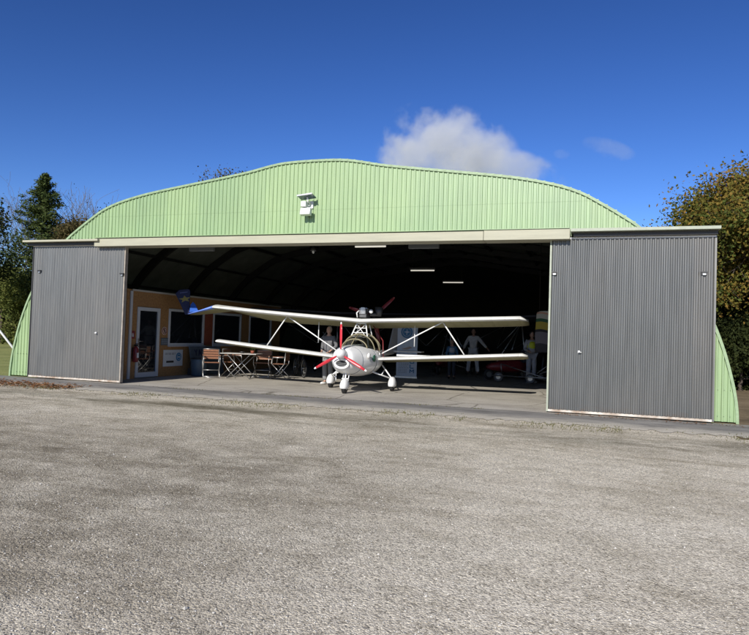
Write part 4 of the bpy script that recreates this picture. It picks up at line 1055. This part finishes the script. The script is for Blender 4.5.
    cloth('jacket', ['pel', 'wst', 'chs', 'nk', 'shl', 'shr', 'ell', 'elr', 'wl', 'wr'], [('pel', 'wst'), ('wst', 'chs'), ('chs', 'nk'), ('chs', 'shl'), ('chs', 'shr'), ('shl', 'ell'), ('shr', 'elr'), ('ell', 'wl'), ('elr', 'wr')],
          dict(pel=.156, wst=.15, chs=.152, nk=.075, shl=.078, shr=.078, ell=.062, elr=.062, wl=.046, wr=.046), suit)
    cloth('trousers', ['pel', 'hpl', 'hpr', 'knl', 'knr', 'al', 'ar'], [('pel', 'hpl'), ('pel', 'hpr'), ('hpl', 'knl'), ('hpr', 'knr'), ('knl', 'al'), ('knr', 'ar')], dict(pel=.146, hpl=.112, hpr=.112, knl=.084, knr=.084, al=.078, ar=.078), pants)
    for s in ('l', 'r'):
        a, b_ = J['an' + s], J['to' + s]; mb = MB(); d = (b_ - a); d.z = 0
        mb.ell(a + d * .45 + Vector((0, 0, -a.z + .045 * k)), (.05 * k, .14 * k, .045 * k), 0, 14, 8, Matrix.Rotation(math.atan2(d.x, -d.y) * 1, 3, 'Z')); mb.build('shoe', shoes, t)
    mb = MB(); mb.ell(hc + Vector((0, .018, .022)) * k, (.084 * k, .095 * k, .108 * k)); mb.build('hair' if not hat else 'cap', hairm, t)
    if vest:
        cloth('vest', ['wst', 'chs', 'nk'], [('wst', 'chs'), ('chs', 'nk')], dict(wst=.178, chs=.188, nk=.12), vest)
    return t
person('person in grey work clothes and white shoes standing just behind the lower left wing', (-7.02, 16.95, .004), R_(-10), dict(ell=(-.25, .05, 1.18), elr=(.25, .05, 1.18), wrl=(-.16, -.14, 1.02), wrr=(.16, -.14, 1.04)), M['suitgrey'], mat('lighter_grey_cloth', (.22, .22, .215), .85), M['white'], M['hair'], height=1.66)
person('person in pale coveralls standing with both arms held out, deepest in the hangar', (-4.38, 25.6, .004), R_(0), dict(ell=(-.30, .03, 1.20), elr=(.36, 0, 1.22), wrl=(-.37, -.05, .98), wrr=(.55, -.10, 1.04), anl=(-.19, .02, .09), anr=(.19, .02, .09), tol=(-.21, -.14, .04), tor=(.21, -.14, .04), knl=(-.15, -.02, .52), knr=(.15, -.02, .52)), M['suitwhite'], M['suitwhite'], M['dark'], M['hairdark'], height=1.85)
person('child in a blue jacket over a white shirt right of the red-podded microlight', (-4.62, 22.6, .004), R_(10), dict(), M['shirtblue'], M['cloth_dk'], M['dark'], mat('hair_fair', (.33, .24, .12), .8), height=1.38, vest=M['suitpale'])
person('person in white coveralls with a yellow vest by the silver trailer frame', (-1.86, 22.55, .004), R_(25), dict(wrl=(-.2, -.22, 1.1), wrr=(.22, -.2, 1.12)), M['suitpale'], M['suitpale'], M['sign'], M['hairdark'], vest=M['hiviz'], height=1.76)

# ------------------------------------------------------------------ leaning pole at the far left
t = thing('leaning_pole', 'thin white pole leaning at the far left edge beyond the hangar', 'pole', (-21.5, 20, 0))
MB().tube([(0, 0, -.02), (-4.4, 0, 3.95)], [.045, .035], 10).build('pole', M['white'], t)
MB().box(-.12, .12, -.12, .12, 0, .05).build('foot_plate', M['steel'], t)

# ------------------------------------------------------------------ trees
def leaf_quads(name, pts, nper, spread, size, m, parent, seed, asp=.6, flat=.0):
    rs = np.random.RandomState(seed); pts = np.array(pts); n = len(pts) * nper
    c = np.repeat(pts, nper, 0) + rs.randn(n, 3) * spread
    a = rs.randn(n, 3); a[:, 2] *= (1 - flat); a /= np.linalg.norm(a, axis=1)[:, None]
    b = rs.randn(n, 3); b -= (b * a).sum(1)[:, None] * a; b /= np.linalg.norm(b, axis=1)[:, None]
    s = (size * (.55 + .9 * rs.rand(n)))[:, None]
    V = np.stack([c - a * s, c + b * s * asp, c + a * s, c - b * s * asp], 1).reshape(-1, 3)
    me = bpy.data.meshes.new(name); me.vertices.add(4 * n); me.vertices.foreach_set('co', V.ravel())
    me.loops.add(4 * n); me.loops.foreach_set('vertex_index', np.arange(4 * n)); me.polygons.add(n)
    me.polygons.foreach_set('loop_start', np.arange(n) * 4); me.polygons.foreach_set('loop_total', np.full(n, 4)); me.update(); me.validate()
    me.materials.append(m); o = bpy.data.objects.new(name, me); C.objects.link(o); o.parent = parent; return o

def branchy(rnd, mb, p, d, L, r, depth, tips, spread=.55, up=.15, nseg=3, kids=(3, 5), minr=.006):
    pts = [p]; rs = [r]; q = p.copy(); dd = d.copy()
    for i in range(nseg):
        dd = (dd + Vector((rnd.gauss(0, .13), rnd.gauss(0, .13), rnd.gauss(0, .08) + up * .3))).normalized()
        q = q + dd * L / nseg; pts.append(q.copy()); rs.append(max(minr, r * (1 - .6 * (i + 1) / nseg)))
    mb.tube(pts, rs, 6 if r > .05 else 4, caps=False)
    if depth <= 0: tips += pts[1:]; return
    if depth == 1: tips += pts[2:]
    for i in range(rnd.randint(*kids)):
        t = .35 + .65 * rnd.random(); k = min(int(t * nseg), nseg - 1); bp = pts[k].lerp(pts[k + 1], t * nseg - k)
        a = dd.orthogonal().normalized(); a.rotate(Matrix.Rotation(rnd.random() * 2 * PI, 3, dd))
        nd = (dd * (1 - spread) + a * spread * 1.2 + Vector((0, 0, up))).normalized()
        branchy(rnd, mb, bp, nd, L * (.55 + .25 * rnd.random()), max(minr, r * .5), depth - 1, tips, spread, up, nseg, kids, minr)

def broadleaf(name, lab, loc, h, trunk_h, crown_r, lm, seed, nper=22, size=.11, depth=3, bark='bark', cat='tree', spread=.32, group=None, limbs=7, lean=(0, 0)):
    t = thing(name, lab, cat, loc, 0, group); rnd = random.Random(seed); mb = MB(); tips = []
    tr_ = h * .028
    top = Vector((lean[0], lean[1], h * .62))
    mb.tube([(0, 0, -.05), (rnd.gauss(0, .05), rnd.gauss(0, .05), trunk_h * .5), (lean[0] * .3, lean[1] * .3, trunk_h), top], [tr_ * 1.3, tr_, tr_ * .9, tr_ * .35], 10)
    for i in range(limbs):
        a = 2 * PI * i / limbs + rnd.gauss(0, .25); z = trunk_h * .85 + (h * .6 - trunk_h * .85) * (i + rnd.random()) / limbs
        p = Vector((0, 0, 0)).lerp(top, z / (h * .62)); el = .2 + .9 * z / h
        d = Vector((math.cos(a) * math.cos(el), math.sin(a) * math.cos(el), math.sin(el)))
        branchy(rnd, mb, p, d, crown_r * (.55 + .25 * rnd.random()), tr_ * .55, depth, tips, .55, .12)
    branchy(rnd, mb, top, Vector((0, 0, 1)), h * .25, tr_ * .4, depth, tips, .6, .12)
    # keep the crown inside its height and radius
    mx = max(p.z for p in tips)
    sc = (h - .2) / mx
    mb.v = [(x, y, z * (1 + (sc - 1) * min(1, max(0, z / mx)))) for x, y, z in mb.v]
    tips = [Vector((p.x, p.y, p.z * (1 + (sc - 1) * min(1, max(0, p.z / mx))))) for p in tips]
    mb.build('trunk', M[bark], t, recalc=False)
    if lm: leaf_quads('crown', [tuple(p) for p in tips], nper, spread, size, lm, t, seed)
    return t

def spruce(name, lab, loc, h, r, seed, lm=None, n=2600, group=None, low=.6):
    t = thing(name, lab, 'tree', loc, 0, group); rnd = random.Random(seed); mb = MB()
    mb.tube([(0, 0, -.05), (0, 0, h * .5), (0, 0, h)], [h * .016, h * .010, .01], 8)
    pts = []; z = low
    while z < h - .1:
        f = 1 - z / h; rr = r * (f ** .82) * (.8 + .35 * rnd.random()); nb = 5 + int(f * 7)
        for i in range(nb):
            a = rnd.random() * 2 * PI; L = rr * (.6 + .5 * rnd.random()); zz = z + rnd.gauss(0, .08)
            droop = .25 * f + .05; e = []
            for k in range(1, 7):
                s = k / 6; e.append(Vector((math.cos(a) * L * s, math.sin(a) * L * s, zz - droop * L * s + .22 * L * s * s)))
            mb.tube([(0, 0, zz)] + e[1::2], [.025 * f + .008, .018 * f + .006, .01, .004][:1 + len(e[1::2])], 4, caps=False)
            for k, p in enumerate(e):
                s = (k + 1) / 6
                for q in range(2 + int(3 * s * f)):
                    pts.append((p.x + rnd.gauss(0, .07 + .10 * L * s * .5), p.y + rnd.gauss(0, .07 + .10 * L * s * .5), p.z - .05 * rnd.random() - .06))
        z += .22 + .12 * f
    pts += [(rnd.gauss(0, .05), rnd.gauss(0, .05), h - .5 * rnd.random()) for _ in range(20)]
    mb.build('trunk', M['bark'], t, recalc=False)
    leaf_quads('crown', pts, 7, .10, .15, lm or M['needles'], t, seed, .28, .35)
    return t

spruce('spruce_tree', 'tall dark spruce rising above the left sliding door', (-43.6, 42, 0), 14.1, 6.8, 3)
spruce('spruce_tree', 'shorter dark spruce close left of the tall spruce', (-48.6, 40.5, 0), 8.4, 4.3, 4)
spruce('spruce_tree', 'low broad spruce between the tall spruce and the hangar roof', (-38.2, 38.5, 0), 8.8, 4.2, 5)
for i, (x, y, h, lab) in enumerate(((-47.5, 37, 6.6, 'olive bushy tree at the far left edge below the spruces'), (-41.5, 36.5, 6.0, 'olive bushy tree just above the left end of the hangar wall'), (-36.0, 36.2, 5.4, 'olive bushy tree hidden partly by the left sliding door'))):
    broadleaf('bushy_tree', lab, (x, y, 0), h, .5, 3.6, M['leafgreen'], 20 + i, 34, .085, 3, spread=.30, group='olive bushy trees left of the hangar')
def bare(lab, loc, h, seed, lm=None, nper=1):
    t = thing('bare_tree', lab, 'tree', loc, 0, 'bare thin trees left of the hangar'); rnd = random.Random(seed); mb = MB(); tips = []
    for s in range(3):
        a = rnd.random() * 6.28; d = Vector((math.cos(a) * .14, math.sin(a) * .14, 1)).normalized()
        p = Vector((0, 0, 0)); mb.tube([p, d * h * .28], [.13, .09], 7)
        for k in range(3): branchy(rnd, mb, d * h * (.18 + .1 * k), (d + Vector((rnd.gauss(0, .17), rnd.gauss(0, .17), 0))).normalized(), h * .52, .06, 3, tips, .34, .34, 4, (3, 5), .011)
    mx = max(v[2] for v in mb.v); mb.v = [(x, y, z * h / mx) for x, y, z in mb.v]; tips = [(p.x, p.y, p.z * h / mx) for p in tips]
    mb.build('trunk', M['barkpale'], t, recalc=False)
    leaf_quads('sparse_leaves', tips[::3], 1, .12, .05, lm or M['leafbrown'], t, seed)
bare('bare thin-branched tree left of the tall spruce', (-50.6, 46, 0), 15.6, 31)
bare('bare thin-branched tree right of the tall spruce', (-42.6, 46.5, 0), 13.6, 32)
bare('bare thin-branched tree close to the left photo edge', (-54.5, 45, 0), 14.2, 33)
broadleaf('autumn_tree', 'brown-green tree peeking over the left slope of the hangar roof', (-30.6, 34, 0), 9.6, 1.6, 2.3, M['leafbrown'], 41, 40, .075, spread=.26)
broadleaf('autumn_tree', 'tree whose tip just shows over the hangar roof left of centre', (-26.7, 45.5, 0), 14.2, 4, 1.9, M['leafbrown'], 42, 30, .085, spread=.28)
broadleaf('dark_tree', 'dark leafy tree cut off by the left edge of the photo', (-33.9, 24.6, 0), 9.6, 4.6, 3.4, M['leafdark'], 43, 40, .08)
broadleaf('chestnut_tree', 'big golden-brown autumn tree behind the right sliding door', (7.1, 25.5, 0), 7.9, 1.5, 5.0, M['leafautumn'], 51, 26, .05, 4, spread=.24, limbs=11)
broadleaf('chestnut_tree', 'second autumn tree at the right edge, behind the big golden-brown one', (11.8, 28, 0), 8.5, 1.6, 5.0, M['leafautumn'], 52, 50, .07, 3, spread=.34, limbs=10)
for i, (x, y, h, lab) in enumerate(((5.2, 31.0, 4.2, 'shrub coloured dark for the shade right of the hangar, nearest its wall'), (8.4, 30.5, 4.8, 'shrub coloured dark for the shade under the big autumn tree'), (11.8, 32.0, 5.2, 'shrub coloured dark for the shade at the right photo edge'))):
    broadleaf('shade_shrub', lab, (x, y, 0), h, .3, 3.0, M['leafdark'], 60 + i, 30, .12, 3, spread=.38, cat='shrub', group='dark shrubs under the autumn trees', limbs=9)  # shade under the crowns is put into the dark leaf colour
broadleaf('low_shade_shrub', 'low shrub coloured dark for shade, growing closest to the right flank of the hangar', (4.9, 24.6, 0), 2.3, .3, 1.7, M['leafdark'], 71, 40, .055, 3, spread=.24, cat='shrub', limbs=9)  # dark leaf colour paints the shade low beneath the tree
# far wood as one mass on both sides
rs = np.random.RandomState(9); pts = []
for seg in ((-120, -38, 62, 70, 7.5), (-28, 60, 58, 68, 6.0)):
    for k in range(2600):
        x = seg[0] + (seg[1] - seg[0]) * rs.rand(); y = seg[2] + (seg[3] - seg[2]) * rs.rand(); h = seg[4] * (.75 + .25 * math.sin(x * .5) * math.sin(x * .17 + 1)); pts.append((x, y, h * rs.rand() ** .7))
wd = leaf_quads('far_wood', pts, 9, .6, .34, M['leafdark'], None, 77); tag(wd, 'dark far-off wood closing the view behind the hangar on both sides', 'wood', kind='stuff')

# ------------------------------------------------------------------ clouds (real volumes far beyond the trees)
def cloud(lab, c, rx, ry, rz, dens, seed, rot=0, sc=1.45, thr=.0):
    bm = bmesh.new(); bmesh.ops.create_icosphere(bm, subdivisions=3, radius=1.0)
    for v in bm.verts: v.co = Vector((v.co.x * rx, v.co.y * ry, v.co.z * rz))
    me = bpy.data.meshes.new('cloud'); bm.to_mesh(me); bm.free()
    o = bpy.data.objects.new('cloud', me); C.objects.link(o); o.location = c; o.rotation_euler = (0, rot, 0)
    m = bpy.data.materials.new('cloud_vapour'); m.use_nodes = True; N = m.node_tree.nodes; L = m.node_tree.links; N.remove(N['Principled BSDF'])
    tc = N.new('ShaderNodeTexCoord'); O = tc.outputs['Object']
    ln = N.new('ShaderNodeVectorMath'); ln.operation = 'LENGTH'; L.new(mapping(N, L, O, (1 / rx, 1 / ry, 1 / rz)), ln.inputs[0])
    n1 = noise(N, L, mapping(N, L, O, (1, 1, 1), (seed * 13., 0, 0)), .016 * sc, 7, .62)
    f = math_(N, L, 'SUBTRACT', 1., ln.outputs['Value'])
    g = math_(N, L, 'ADD', math_(N, L, 'MULTIPLY', f, 1.25), math_(N, L, 'MULTIPLY', math_(N, L, 'SUBTRACT', n1, .5), 4.4))
    g = math_(N, L, 'SUBTRACT', g, .20 + thr, False); g = math_(N, L, 'MAXIMUM', g, 0.); g = math_(N, L, 'MINIMUM', g, .5)
    edge = math_(N, L, 'MULTIPLY', f, 7., True)
    pv = N.new('ShaderNodeVolumePrincipled'); pv.inputs['Color'].default_value = (.93, .94, .96, 1); pv.inputs['Anisotropy'].default_value = .1
    L.new(math_(N, L, 'MULTIPLY', math_(N, L, 'MULTIPLY', g, edge), dens), pv.inputs['Density'])
    L.new(pv.outputs[0], N['Material Output'].inputs['Volume']); m.cycles.volume_sampling = 'DISTANCE' if hasattr(m.cycles, 'volume_sampling') else m.cycles.volume_sampling
    me.materials.append(m); tag(o, lab, 'cloud'); return o
cloud('large pale grey cloud drifting just above the right half of the hangar roof', (-162, 700, 210), 92, 50, 56, .06, 1, .22)
cloud('soft lower end of the big cloud trailing right towards the roof edge', (-96, 705, 186), 76, 36, 30, .05, 4, .26)
cloud('small thin wisp of cloud high above the right end of the hangar', (14, 700, 203), 30, 20, 10, .016, 2, .35, 2.0, .02)
cloud('tiny faint wisp of cloud between the big cloud and the thin one', (-30, 700, 199), 12, 10, 6, .012, 3, .2, 3.0, .02)
S.cycles.volume_step_rate = 1.0; S.cycles.volume_max_steps = 128; S.cycles.volume_bounces = 3
S.cycles.max_bounces = 8; S.cycles.transparent_max_bounces = 12
